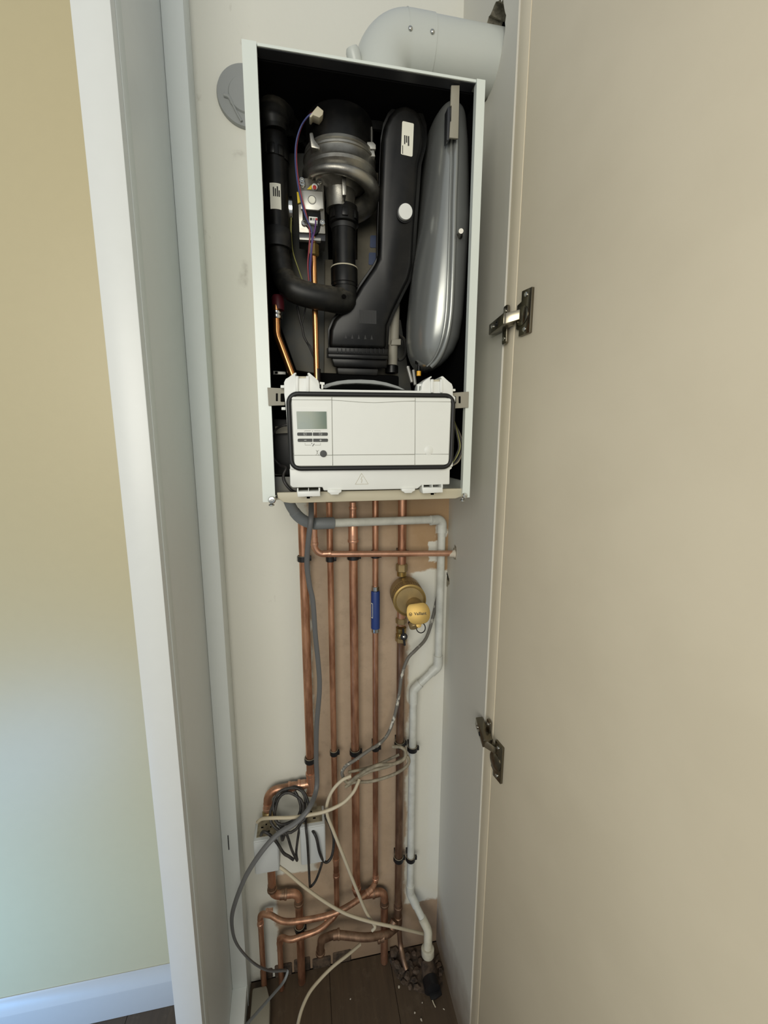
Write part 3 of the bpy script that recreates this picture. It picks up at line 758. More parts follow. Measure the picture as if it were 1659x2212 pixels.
cp_ = MB().lathe([(0.0045, 0), (0.0045, 0.009), (0.0036, 0.0095)], yc, (0, 0, 1), 14).build('amber_cap', 'orange_cap', ves)
MB().lathe([(0.003, 0.009), (0.003, 0.022), (0.008, 0.024), (0.008, 0.03)], yc, (0, 0, 1), 14).build('cap_stem', 'black', ves)
for (a, b_) in (((881, 792), (890, 826)), ((893, 800), (897, 832))):
    MB().tube([P(a[0], a[1], 0.88), P(b_[0], b_[1], 0.87)], 0.0035, 8).build('steel_link', 'zinc', boil)

# ---- control box
CY = 0.7455
outline = [(614, 852), (613.5, 826), (617, 818.5), (624, 814.5), (636.5, 805), (640, 805), (640.5, 807.5), (638, 808), (638, 817), (666.5, 817), (666.5, 809), (664, 808), (664.5, 805.5), (668, 805), (681, 816), (687.5, 822), (690, 829), (690.5, 838), (693, 841),
           (907, 844), (910.5, 842), (911.5, 831), (914, 825), (919, 821), (931, 812.5), (933, 813), (932.5, 815.5), (929.5, 817), (929.5, 824), (954.5, 824), (954.5, 817), (951.5, 815), (954, 812.5), (957, 812.5), (969, 823.5), (976, 829), (978.5, 836), (978.5, 854), (984, 858), (978, 1008), (627, 1014), (617.5, 880)]
mb = MB().pp(outline, CY, 0.05); cb = mb.build('control_box', 'plastic_white', boil, bevel=0.0008, label='white control box with display, black seal and two hinge tabs')
for x0_, x1_, ya, yb in ((638, 645, 812, 846), (661, 668, 812, 846), (931, 937, 819, 848), (951, 957, 819, 848)):
    MB().pp([(x0_, ya), (x1_, ya), (x1_, yb), (x0_, yb)], CY-0.003, 0.005).build('tab_rib', 'plastic_white', cb, bevel=0.0008)
MB().pp(rrect([(645, 813), (661, 813), (661, 818), (645, 818)], 2.4, 3), CY+0.006, 0.03).build('tab_knuckle', 'plastic_beige', cb)
MB().pp(rrect([(937, 820), (951, 820), (951, 825), (937, 825)], 2.4, 3), CY+0.006, 0.03).build('tab_knuckle', 'plastic_beige', cb)
for a in ([(606, 832), (614, 832), (614, 838), (606, 838)], [(608, 879.5), (616.5, 879.5), (616.5, 885.5), (608, 885.5)], [(978, 840), (984, 840), (984, 845), (978, 845)]):
    MB().pp(a, CY+0.004, 0.008).build('side_peg', 'plastic_white', cb, bevel=0.0005)
MB().pp([(691, 825), (701, 826), (701, 831), (698, 831), (698, 840), (694, 840), (694, 830), (691, 830)], CY+0.006, 0.006).build('cable_hook', 'plastic_white', cb)
MB().pp([(901, 830), (911, 829), (911, 834), (906, 834), (905, 844), (902, 844), (902, 836)], CY+0.006, 0.006).build('cable_hook', 'plastic_white', cb)
gk = [P(x, y, CY-0.001) for x, y in ((622.5, 850.5), (979.5, 854.5), (973.5, 1009), (630, 1012.5))]
gk = [gk[0]*0.5+gk[3]*0.5]+gk
path = fillet(gk+[gk[0]], 0.016, 8)[:-1]
MB().tube(path, 0.0041, 10, closed=True).build('seal', 'gasket', cb)
MB().pp(rrect([(629, 855), (976, 858.5), (970, 1005), (636, 1008)], 8, 4), CY-0.0022, 0.003).build('front_plate', 'grey_print', cb)
PY = CY-0.0042
xl_, xr_ = (lambda y: 629.8+(y-856)*0.044), (lambda y: 974.5-(y-859)*0.04)
def panel(poly, name='front_panel'):
    return MB().pp(poly, PY, 0.003).build(name, 'plastic_panel', cb, bevel=0.0005, seg=1)
def rc(pts, idx, r=8):                             # round the given corners only
    out = []; n = len(pts)
    for i in range(n):
        if i in idx:
            a, b_, c_ = (Vector((*pts[i-1], 0)), Vector((*pts[i], 0)), Vector((*pts[(i+1) % n], 0)))
            out += [(p.x, p.y) for p in fillet([a, b_, c_], r, 4)[1:-1]]
        else: out.append(pts[i])
    return out
g = 0.45
c1a, c1b = (lambda y: 716.9+(y-856)*0.013), (lambda y: 897.2-(y-858)*0.006)
panel(rc([(xl_(857), 857), (c1a(857)-g, 857.8), (c1a(864)-g, 864-0.2), (xl_(864), 863.4)], {0}))
left_panel = panel([(xl_(864), 863.9), (c1a(864)-g, 864.3), (c1a(983)-g, 983), (xl_(983), 983.3)])
panel(rc([(xl_(984), 984), (c1a(984)-g, 983.7), (c1a(1006)-g, 1006), (xl_(1006), 1006.3)], {3}))
crv = [(c1a(865)+g, 864.6), (745, 866.2), (775, 868.8), (810, 870), (840, 868.8), (870, 867), (c1b(865)-g, 866.3)]
panel([(c1a(858)+g, 858)]+[(c1b(858)-g, 859.5)]+[(x, y-0.3) for x, y in crv[::-1]])
panel([(x, y+0.3) for x, y in crv]+[(c1b(981)-g, 981.3), (c1a(982)+g, 982.7)])
panel([(c1a(983)+g, 983.6), (c1b(982)-g, 982.2), (c1b(1004)-g, 1004.5), (c1a(1005)+g, 1005.9)])
panel(rc([(c1b(859)+g, 859.5), (xr_(860), 860.4), (xr_(867), 868), (c1b(867)+g, 867.4)], {1}))
panel([(c1b(867)+g, 867.8), (xr_(868), 868.4), (xr_(981), 981), (c1b(981)+g, 981)])
panel(rc([(c1b(982)+g, 981.5), (xr_(982), 981.5), (xr_(1004), 1003.5), (c1b(1004)+g, 1004.4)], {2}))
# round blank on the plain panel
o_ = P(926, 973, PY)
MB().lathe([(0.0082, 0), (0.0082, 0.0003), (0.0079, 0.0005), (0, 0.0005)], o_, (0, -1, 0), 32).build('blanking_disc', 'plastic_panel', cb)
# display, buttons and their marks
ds = MB().pp([(638.5, 881), (707, 882.5), (708, 929.5), (640, 930)], PY-0.0006, 0.001).build('display_frame', 'plastic_white', cb)
MB().pp([(640.2, 888.6), (705.2, 889), (706.3, 926.5), (642.2, 927)], PY-0.0012, 0.001).build('display', 'lcd', cb)
def mark(pts, r=0.0003, mt='grey_print', par=None, dy=0.0):
    return MB().tube([P(x, y, PY-0.0002-dy) for x, y in pts], r, 5).build('printed_mark', mt, par or cb)
def button(x0_, x1_, y0_, y1_, left):
    q = rc([(x0_, y0_), (x1_, y0_), (x1_, y1_), (x0_, y1_)], {0, 3} if left else {1, 2}, 2.2)
    return MB().pp(q, PY-0.0014, 0.002).build('button', 'button', cb, bevel=0.0003, seg=1)
b1 = button(642, 674, 934.3, 941.2, True); b2 = button(676, 708, 934.3, 941.2, False)
b3 = button(643, 674.6, 947.5, 954.4, True); b4 = button(676.6, 708.5, 947.5, 954.4, False)
for bt_, cx_ in ((b1, 659), (b2, 692.5)):
    mark([(cx_-3, 935.8), (cx_+3, 935.8), (cx_+3, 939.8), (cx_-3, 939.8), (cx_-3, 935.8)], 0.00024, 'plastic_white', bt_, 0.0014)
    s_ = -1 if bt_ is b1 else 1
    mark([(cx_+s_*0.4, 938.4), (cx_+s_*2, 938.4)], 0.0003, 'plastic_white', bt_, 0.0014)
mark([(657, 951.1), (662, 951.1)], 0.0004, 'plastic_white', b3, 0.0014)
mark([(690, 951.1), (695, 951.1)], 0.0004, 'plastic_white', b4, 0.0014); mark([(692.5, 948.8), (692.5, 953.4)], 0.0004, 'plastic_white', b4, 0.0014)
mark([(658, 932.4), (658, 930.8), (671, 930.8)]); mark([(679, 930.8), (692, 930.8), (692, 932.4)]); mark([(675, 929), (675, 932.6)])
mark([(659, 957), (659, 961.5), (672, 961.5)]); mark([(680, 961.5), (692.5, 961.5), (692.5, 957)])
mark([(673, 957.5), (674, 958.8)], 0.0007, 'button'); mark([(675, 963.8), (679, 958.5)], 0.0006, 'button')
mark([(682.5, 972), (685.3, 976), (684, 981), (682.3, 982.5)]); mark([(688.5, 972), (685.3, 976), (686.8, 981), (688.6, 982.5)]); mark([(684.8, 974.5), (685.8, 974.5)], 0.0006, 'button')
MB().lathe([(0.0058, -0.001), (0.0058, 0.0022), (0.0052, 0.0028), (0, 0.003)], P(698.5, 980, PY), (0, -1, 0), 28).build('reset_button', 'button', cb)
# lower skirt with hazard triangle, latches and clips
sk = [(625.5, 1012), (977, 1008), (976, 1013), (972, 1014.5), (971.5, 1046.5), (911, 1048), (902, 1056), (699, 1060), (697, 1052.5), (632, 1053.5), (627, 1049)]
skirt = MB().pp(sk, CY+0.006, 0.045).build('skirt', 'plastic_white', cb, bevel=0.003, seg=3)
T0 = CY+0.0055
tri = [(781, 1022.5), (767.5, 1046), (795.5, 1045.3)]
MB().tube([P(x, y, T0) for x, y in tri], 0.00055, 5, closed=True).build('hazard_triangle', 'plastic_beige', skirt)
MB().tube([P(x, y, T0) for x, y in ((782.5, 1029), (779.5, 1035.5), (782.5, 1035.5), (780.5, 1043))], 0.00045, 5).build('hazard_bolt', 'plastic_beige', skirt)
for q in ([(641.5, 1062), (691.5, 1061), (692, 1072), (643, 1073.5)], [(912, 1053.5), (956.5, 1053), (957, 1064), (913.5, 1066)]):
    lt = MB().pp(q, CY+0.001, 0.03).build('latch', 'plastic_white', cb, bevel=0.001)
    (xa, ya), (xb, yb_) = q[0], q[1]
    MB().pp([(xa, ya-7), (xa+3, ya-7), (xa+3, ya+1), (xa, ya+1)], CY+0.003, 0.03).build('latch_leg', 'plastic_white', lt)
    MB().pp([(xb-3, yb_-7), (xb, yb_-7), (xb, yb_+1), (xb-3, yb_+1)], CY+0.003, 0.03).build('latch_leg', 'plastic_white', lt)
    xm = (xa+xb)/2
    MB().pp([(xm-0.6, ya-7), (xm+0.6, ya-7), (xm+0.6, ya+1), (xm-0.6, ya+1)], CY+0.003, 0.02).build('latch_leg', 'plastic_white', lt)
    MB().pp([(xm-8, q[2][1]-2), (xm+8, q[2][1]-2), (xm+8, q[2][1]+1.5), (xm+3, q[2][1]+1.5), (xm+3, q[2][1]+5), (xm-4, q[2][1]+5), (xm-4, q[2][1]+1.5), (xm-8, q[2][1]+1.5)], CY+0.0265, 0.0005).build('latch_slot', 'void', lt)
for q in ([(707.5, 1058.5), (738, 1058), (737.5, 1063), (733, 1065), (731, 1068.5), (715, 1069), (712, 1065.5), (707.5, 1063)], [(868, 1055.5), (897, 1054.5), (896.5, 1060), (892, 1062), (889, 1065), (875, 1065.5), (872, 1062.5), (868, 1061)]):
    MB().pp(q, CY+0.002, 0.012).build('skirt_clip', 'plastic_white', cb, bevel=0.0008)
# side brackets carrying the box
for q, sl in (([(577.5, 837), (615, 839), (615, 875.5), (580, 876.5)], ((596, 849.5, 600, 866.5), (606, 850, 616, 868))), ([(975, 848.5), (1013, 846), (1012, 880.5), (975, 882.5)], ((991, 856, 995, 871), (976, 856, 985, 872)))):
    bk = MB().pp(q, BY-0.0035, 0.0025).build('side_bracket', 'trap_grey', boil, bevel=0.0004, seg=1)
    for xa, ya, xb, yb_ in sl:
        MB().pp(rrect([(xa, ya), (xb, ya), (xb, yb_), (xa, yb_)], 1.9, 3), BY-0.0042, 0.001).build('bracket_slot', 'void', bk)
# grey ring tray behind the box
arc_o = [(692, 838), (705, 829), (728, 823), (752, 820), (780, 819.5), (808, 821), (835, 826), (860, 834), (876, 842)]
arc_i = [(868, 842), (850, 837), (825, 831.5), (800, 829), (770, 828), (740, 829.5), (716, 834), (704, 839)]
MB().pp(arc_o+arc_i, CY+0.06, 0.02).build('ring_tray', 'cover_grey', boil, bevel=0.0015)
# pump body and looped cable beside the box
MB().pp([(588, 905), (650, 905), (650, 1028), (592, 1026)], 0.86, 0.06).build('pump_block', 'black_dusty', boil, bevel=0.003)
MB().pp([(594, 921), (640, 921), (640, 935), (595, 937)], 0.845, 0.02).build('terminal_strip', 'trap_grey', boil, bevel=0.0008)
MB().tube(spline([P(590, 990, 0.82), P(604, 1004, 0.815), P(618, 1010, 0.805), P(612, 1026, 0.80), P(615, 1042, 0.795), P(628, 1058, 0.795), P(640, 1064, 0.80)], 6), 0.0026, 12).build('power_lead', 'cable_dark', boil)
MB().tube(spline([P(588, 940, 0.83), P(598, 926, 0.825), P(618, 918, 0.82), P(640, 920, 0.82)], 6), 0.002, 8).build('power_lead', 'cable_dark', boil)
for i, (dx, mt) in enumerate(((0, 'cable_dark'), (4, 'cable_dark'), (8, 'cable_dark'), (11, 'cable_dusty'), (3, 'wire_green'))):
    MB().tube(spline([P(972, 1008, 0.79), P(984+dx*0.6, 985+dx, 0.785), P(991+dx, 965, 0.785), P(986+dx*0.9, 935+dx*0.8, 0.79), P(979+dx*0.4, 905+dx, 0.80)], 6), 0.0016, 12).build('loom', mt, boil)

# ================================================================== FLUE, COVER PLATE
FX, FR = 0.160, 0.0500
fl = thing('flue_pipe', 'white elbowed flue rising from the boiler top and running into the side wall', 'flue', (FX, FLY, BZ1))
R_ = 0.054
pts = fillet([(FX, FLY, BZ1+0.0005), (FX, FLY, FLZ), (XR+0.06, FLY, FLZ)], R_, 16)
elb = [p for p in pts if p.x < FX+0.094] + [Vector((FX+0.094, FLY, FLZ))]
el = MB().tube(elb, FR+0.0015, 48).build('elbow', 'flue', fl, sharp=60)
MB().tube([(FX+0.092, FLY, FLZ), (XR+0.10, FLY, FLZ)], FR, 48).build('straight_pipe', 'flue', fl, sharp=60)
MB().tube([(FX+0.0425, FLY, FLZ), (FX+0.044, FLY, FLZ)], FR+0.0019, 48).build('seam', 'flue', el)
MB().lathe([(FR+0.004, 0), (FR+0.004, 0.03), (FR+0.0015, 0.031)], (FX, FLY, BZ1), n=48).build('base_collar', 'flue', fl)
q = P(760, 100, FLY)
MB().lathe([(0.0125, -0.010), (0.0125, 0.006), (0.010, 0.011), (0.0, 0.0115)], P(764, 121, 0.868), (-0.35, -0.35, 0.85), 24).build('test_port', 'flue', fl)
def on_flue(px, py):                               # nearest point of the horizontal pipe on a sight line
    d = ray(px, py); a = d.y**2+d.z**2; oy, oz = CAMP.y-FLY, CAMP.z-FLZ
    bq = d.y*oy+d.z*oz; cc = oy*oy+oz*oz-(FR+0.0012)**2
    t = (-bq-math.sqrt(max(0, bq*bq-a*cc)))/a
    p = CAMP+d*t; n = Vector((0, p.y-FLY, p.z-FLZ)).normalized(); return p, n
for x, y in ((886.5, 62), (934, 69)):
    p, n = on_flue(x, y)
    MB().lathe([(0.0042, -0.001), (0.0042, 0.0008), (0.003, 0.0024), (0.0012, 0.003), (0.001, 0.0018), (0, 0.0018)], p, n, 18).build('screw', 'chrome', fl)
MB().lathe([(0.0036, -0.001), (0.0036, 0.0008), (0.0026, 0.0022), (0, 0.0026)], (FX+0.012, FLY-0.0535, BZ1+0.012), (0, -1, 0), 18).build('screw', 'chrome', fl)

pc = P(531, 205, 1.055)
rr_ = (P(531, 205, 1.055).x-P(467, 205, 1.055).x)
mb = MB().lathe([(rr_, 0), (rr_, 0.004), (rr_*0.97, 0.0085), (rr_*0.60, 0.0095), (rr_*0.56, 0.013), (0, 0.0135)], (pc.x, YB-0.0005, pc.z), (0, -1, 0), 56)
cvr = tag(mb.build('flue_hole_cover', 'cover_grey', None, sharp=25), 'round grey disc on the wall, half hidden by the boiler casing', 'wall plate')
cp1 = P(484, 205, 1.054)
MB().tube(spline([cp1, P(495, 210, 1.0535), P(503, 226, 1.053), P(513, 246, 1.053), P(522, 262, 1.053)], 5), [0.0042]*5+[0.0036]*5+[0.0024]*11, 8).build('moulded_rib', 'cover_grey', cvr)

# ================================================================== PIPEWORK UNDER THE BOILER
def pipe(name, label, cat, pts, r, mt, bend=0.0, n=16, group=None):
    q = fillet(pts, bend, 8) if bend else pts
    return tag(MB().tube(q, r, n).build(name, mt, None, sharp=50), label, cat, group)
def ring_on(par, p, axis, r, name='joint_ring', mt='copper_bright', ln=0.010):
    """end-feed / press fitting bead: a sleeve with a rolled lip"""
    return MB().lathe([(r*1.02, -ln), (r*1.10, -ln), (r*1.10, ln*0.2), (r*1.24, ln*0.3), (r*1.27, ln*0.6), (r*1.24, ln*0.95), (r*1.02, ln)], p, axis, 20).build(name, mt, par)
def down(p, z=0.002):
    return Vector((p.x, p.y, z))
WY = 1.036
UP = Vector((0, 0, 1))
r22, r15 = 0.0110, 0.0077
# 1 - the long 22 mm pipe on the socket side with its tee
a0, a1 = P(653, 1128, WY), P(668, 1716, WY); a1 = Vector((a0.x+0.002, WY, a1.z))
p1 = tag(MB().tube([a0, a1+UP*0.03], r22, 20).build('copper_pipe', 'copper', None), 'widest-set copper pipe behind the flat grey cable, ending in a tee', 'pipe')
tee = P(667, 1692, WY); tee = Vector((a1.x, WY, tee.z))
MB().tube([tee+UP*0.022, tee-UP*0.020], r22*1.13, 20).build('tee_body', 'copper_bright', p1)
ring_on(p1, tee+UP*0.024, UP, r22, 'tee_ring'); ring_on(p1, tee-UP*0.022, -UP, r22, 'tee_ring')
e0 = P(590, 1708, WY); e1 = P(580, 1760, WY)
br = [tee, Vector((P(577, 1700, WY).x, WY-0.002, tee.z-0.004)), Vector((P(577, 1750, WY).x+0.001, WY-0.002, P(577, 1935, WY).z))]
br[2].x = br[1].x
low = br[2]
xr2 = P(646, 1960, WY).x
br2 = [low, Vector((xr2, WY, low.z-0.010)), down(Vector((xr2, WY, 0)))]
pb = tag(MB().tube(fillet([br[0], br[1], br[2], br2[1], br2[2]], [0.030, 0.024, 0.024], 8), r22, 20).build('copper_pipe', 'copper', None, sharp=50), 'copper pipe from the tee, passing behind the cable boxes down to the floor', 'pipe')
WLOC_pb = pb
ring_on(pb, Vector((tee.x-0.026, WY, tee.z-0.001)), (-1, 0, 0), r22, 'tee_ring')
ring_on(pb, Vector((tee.x-0.052, WY, tee.z-0.003)), (-1, 0, 0), r22)
ring_on(pb, Vector((low.x, WY-0.002, tee.z-0.05)), -UP, r22); 
MB().lathe([(r22*1.3, -0.012), (r22*1.45, -0.008), (r22*1.45, 0.008), (r22*1.2, 0.012)], Vector((low.x, WY-0.002, tee.z-0.075)), UP, 8).build('brass_nut', 'brass_dull', pb)
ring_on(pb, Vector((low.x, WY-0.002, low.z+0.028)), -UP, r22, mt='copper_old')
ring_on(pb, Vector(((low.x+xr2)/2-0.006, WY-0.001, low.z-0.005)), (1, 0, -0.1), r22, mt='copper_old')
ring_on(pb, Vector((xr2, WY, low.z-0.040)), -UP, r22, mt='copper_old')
# 2 - condensing gas run: bright 15 mm pipe elbowing across into the side wall
G0 = P(678, 1085, 1.003); G1 = P(679.5, 1194, 1.003); G2 = PX(985, 1198, XR)
G2 = Vector((XR+0.02, 1.010, G2.z)); G1.z = P(700, 1196, 1.003).z; G0.x = G1.x
pg = tag(MB().tube(fillet([G0, G1, G2], 0.024, 8), r15, 18).build('copper_pipe', 'copper_bright', None, sharp=50), 'bright copper pipe elbowing across the others into the side wall', 'pipe')
ring_on(pg, G1+UP*0.032, -UP, r15); ring_on(pg, G1+Vector((0.030, 0, 0)), (1, 0, 0), r15)
dxw = Vector((1, 0, 0))
pk = MB()
pk.lathe([(r15*1.03, -0.016), (r15*1.12, -0.010), (r15*1.2, -0.004), (r15*1.5, 0.0005)], Vector((XR-0.0005, 1.0095, G2.z)), (1, 0, 0), 14)
pk.build('filler', 'mortar_white', pg)
mb = MB(); cpt = Vector((XR-0.0008, 1.008, G2.z)); n_ = 18
ro = [0.016+random.uniform(-0.004, 0.006) for _ in range(n_)]
mb.prism([cpt+Vector((0, ro[k]*0.8*math.cos(2*math.pi*k/n_), ro[k]*1.15*math.sin(2*math.pi*k/n_))) for k in range(n_)], (0.003, 0, 0))
mb.build('broken_plaster', 'hole_mortar', wall_r, smooth=False)
# 3 - 15 mm
xs3 = P(716, 1400, WY).x
def vp(px_top, y_top, y_bot, r, Y=WY, px_mid=None):
    x = P(px_mid[0], px_mid[1], Y).x if px_mid else P(px_top, y_top, Y).x
    return Vector((x, Y, P(px_top, y_top, Y).z)), Vector((x, Y, P(px_top, y_bot, Y).z))
t3, b3_ = vp(711, 1085, 1978, r15, px_mid=(717, 1400))
L3 = P(603, 2006, WY)
p3 = tag(MB().tube(fillet([t3, b3_, Vector((P(690, 1990, 1.012).x, 1.012, b3_.z-0.012)), Vector((P(625, 1998, 1.012).x, 1.012, b3_.z-0.026)), Vector((L3.x, 1.030, b3_.z-0.028)), down(Vector((L3.x, 1.030, 0)))], [0.02, 0.1, 0.05, 0.018], 8), r15, 18).build('copper_pipe', 'copper', None, sharp=50), 'thin copper pipe second from the flat grey cable, turning along the floor edge', 'pipe')
for py in (1860, 1888): 
    ring_on(p3, Vector((t3.x, WY, P(726, py, WY).z)), UP if py < 1870 else -UP, r15)
ring_on(p3, Vector((t3.x-0.028, WY-0.001, b3_.z-0.004)), (-1, 0, -0.1), r15)
ring_on(p3, Vector((L3.x, WY, b3_.z-0.055)), -UP, r15)
# 4 - reducing pipe in the middle
t4, b4_ = vp(760, 1085, 1938, r22, px_mid=(765, 1400))
zr = P(763, 1135, WY).z
e4 = Vector((P(831, 1950, WY).x, 1.040, b4_.z-0.006))
p4 = tag(MB().tube(fillet([Vector((t4.x, WY, zr)), b4_, e4, down(e4)], [0.024, 0.024], 8), r22, 20).build('copper_pipe', 'copper', None, sharp=50), 'middle copper pipe, narrower at the top, with brass-bright reducer', 'pipe')
p4['label'] = 'middle copper pipe with a narrower top and stepped reducer below the boiler'
MB().tube([t4, Vector((t4.x, WY, zr-0.01))], r15*1.02, 18).build('reduced_end', 'copper_bright', p4)
MB().lathe([(r15*1.1, 0.030), (r15*1.2, 0.008), (r22*1.08, -0.004), (r22*1.1, -0.04)], Vector((t4.x, WY, zr)), UP, 20).build('reducer', 'copper_bright', p4)
ring_on(p4, Vector((t4.x, WY, P(760, 1103, WY).z)), UP, r15); ring_on(p4, Vector((t4.x, WY, P(763, 1163, WY).z)), -UP, r22)
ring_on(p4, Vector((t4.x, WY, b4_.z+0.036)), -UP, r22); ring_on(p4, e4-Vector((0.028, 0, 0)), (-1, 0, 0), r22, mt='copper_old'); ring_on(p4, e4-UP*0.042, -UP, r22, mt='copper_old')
# 5 - 15 mm with the blue scale inhibitor, sweeping away at the bottom
t5, b5_ = vp(811, 1080, 1905, r15, px_mid=(811, 1400))
q = [t5, b5_, P(797, 1926, 1.016), P(748, 1960, 0.994), P(706, 1978, 0.988), P(650, 1989, 0.988), P(612, 1990, 1.0), P(585, 1977, 1.018)]
mid5 = spline(q[1:], 5)
x5 = P(562, 1984, 1.030)
tail = fillet([q[-1], Vector((x5.x, 1.032, q[-1].z-0.004)), down(Vector((x5.x, 1.032, 0)))], 0.016, 8)
p5 = tag(MB().tube([t5]+mid5+tail[1:], r15, 18).build('copper_pipe', 'copper', None, sharp=50), 'thin copper pipe with the blue sleeve, sweeping across the others near the floor', 'pipe')
ring_on(p5, b5_+UP*0.018, -UP, r15)
dd = (mid5[8]-mid5[3]).normalized(); ring_on(p5, mid5[5], dd, r15)
ring_on(p5, Vector((x5.x+0.026, 1.029, q[-1].z-0.002)), (-1, 0, 0), r15); ring_on(p5, Vector((x5.x, 1.032, q[-1].z-0.034)), -UP, r15)
# 6 - 22 mm carrying the brass filter
t6, b6_ = vp(870, 1075, 1985, r22, px_mid=(866, 1400))
zf0, zf1 = P(868, 1222, WY).z, P(866, 1386, WY-0.015).z
tag(MB().tube([t6, Vector((t6.x, WY, zf0))], r22, 20).build('copper_pipe', 'copper', None), 'short dark copper pipe from the boiler down to the brass filter', 'pipe')
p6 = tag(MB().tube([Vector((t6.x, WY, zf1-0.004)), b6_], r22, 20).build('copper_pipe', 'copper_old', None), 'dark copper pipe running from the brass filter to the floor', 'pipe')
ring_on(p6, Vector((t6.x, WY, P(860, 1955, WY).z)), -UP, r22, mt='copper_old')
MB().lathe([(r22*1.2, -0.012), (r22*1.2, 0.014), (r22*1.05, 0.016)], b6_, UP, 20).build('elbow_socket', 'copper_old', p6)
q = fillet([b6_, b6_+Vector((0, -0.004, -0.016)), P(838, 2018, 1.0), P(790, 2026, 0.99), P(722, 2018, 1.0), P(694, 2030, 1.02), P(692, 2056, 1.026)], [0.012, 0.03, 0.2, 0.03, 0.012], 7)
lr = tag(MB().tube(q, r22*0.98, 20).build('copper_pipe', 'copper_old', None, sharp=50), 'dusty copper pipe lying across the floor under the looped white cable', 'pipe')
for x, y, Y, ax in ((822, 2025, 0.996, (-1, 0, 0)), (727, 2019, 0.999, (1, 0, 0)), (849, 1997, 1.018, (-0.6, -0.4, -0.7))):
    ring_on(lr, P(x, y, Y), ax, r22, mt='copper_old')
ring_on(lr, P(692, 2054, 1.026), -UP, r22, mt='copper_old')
st = [P(862, 2000, 1.03), P(865, 2040, 1.02), P(872, 2075, 0.99), P(878, 2094, 0.975)]
for p_ in st: p_.z = max(p_.z, 0.012)
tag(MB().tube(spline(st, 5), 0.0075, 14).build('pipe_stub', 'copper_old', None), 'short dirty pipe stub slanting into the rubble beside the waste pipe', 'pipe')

# pipe clips
def clip(label, par, x, Y, py, r, px=None, group=None):
    z = P(800, py, Y-r).z if px is None else P(px, py, Y-r).z
    t = thing('pipe_clip', label, 'pipe clip', (x, YB, z), group)
    mb = MB()
    n = 26; h = 0.0068
    rings = []
    for rr_, zz in ((r*1.06, h), (r*1.34, h), (r*1.34, -h), (r*1.06, -h)):
        rings.append([(x+rr_*math.cos(2*math.pi*k/n), Y+rr_*math.sin(2*math.pi*k/n), z+zz) for k in range(n)])
    mb.loft(rings, closed=True); mb.build('band', 'clip_black', t, bevel=0.0)
    MB().tube([(x+r*1.2*math.cos(2*math.pi*k/n), Y+r*1.2*math.sin(2*math.pi*k/n), z+h) for k in range(n)], 0.0011, 6, closed=True).build('dusty_rim', 'cable_dusty', t)
    MB().bbox((x-r*0.8, Y+r*1.25, z-h), (x+r*0.8, YB, z+h)).build('foot', 'clip_black', t)
    for s in (-1, 1):
        MB().bbox((x+s*r*1.25-0.0018, Y-0.004, z-h*0.9), (x+s*r*1.25+s*0.004+0.0018, Y+0.003, z+h*0.9)).build('lug', 'clip_black', t, bevel=0.0005)
    return t
clip('black clip high on the pipe behind the flat grey cable', None, a0.x, WY, 1209, r22, 650)
clip('black clip below the bright elbow of the crossing pipe', None, t3.x, WY, 1209, r15, 711)
clip('black clip under the crossing pipe on the middle pipe', None, t4.x, WY, 1205, r22, 763)
clip('black clip under the crossing pipe, above the blue sleeve', None, t5.x, WY, 1201, r15, 812)
clip('black clip under the crossing pipe, above the brass filter', None, t6.x, WY, 1197, r22, 868)
clip('black clip just above the copper tee', None, a0.x+0.0015, WY, 1647, r22, 668)
clip('black clip halfway down the thin pipe next to the tee pipe', None, t3.x, WY, 1630, r15, 721)
clip('black clip halfway down the middle pipe above the cable coil', None, t4.x, WY, 1630, r22, 766)
clip('black clip behind the dusty cable, below the blue sleeve', None, t5.x, WY, 1619, r15, 812)
clip('black clip behind the cable loop, under the brass filter', None, t6.x, WY, 1612, r22, 865)
clip('lowest black clip on the dark pipe under the brass filter', None, t6.x, WY, 1862, r22, 860)
clip('black clip near the floor, under the sweeping copper pipe', None, xr2, WY, 2013, r22, 648)

# ---- blue scale inhibitor
zt_, zb_ = P(811, 1270, WY-0.012).z, P(811, 1370, WY-0.012).z
inh = thing('scale_inhibitor', 'blue sleeved scale inhibitor fitted in the thin copper pipe', 'pipe fitting', (t5.x, WY, zb_))
MB().lathe([(0.0085, 0.010), (0.0118, 0.012), (0.0118, zt_-zb_-0.016), (0.0106, zt_-zb_-0.012)], Vector((t5.x, WY, zb_)), n=24).build('blue_sleeve', 'inhibitor_blue', inh)
for z_ in (zb_, zt_-0.012):
    MB().lathe([(0.0085, 0), (0.0104, 0.0015), (0.0104, 0.012), (0.0095, 0.013)], Vector((t5.x, WY, z_)), n=24).build('end_collar', 'chrome', inh)
mb = cyl_patch(Vector((t5.x, WY, 0)), 0.01195, math.radians(-82), math.radians(-44), P(806, 1335, WY-0.006).z, P(806, 1303, WY-0.006).z, 5)
lw = mb.build('label', 'sticker', inh)
cyl_patch(Vector((t5.x, WY, 0)), 0.0121, math.radians(-74), math.radians(-51), P(806, 1333.5, WY-0.006).z, P(806, 1304.5, WY-0.006).z, 5).build('label_field', 'inhibitor_blue', lw)

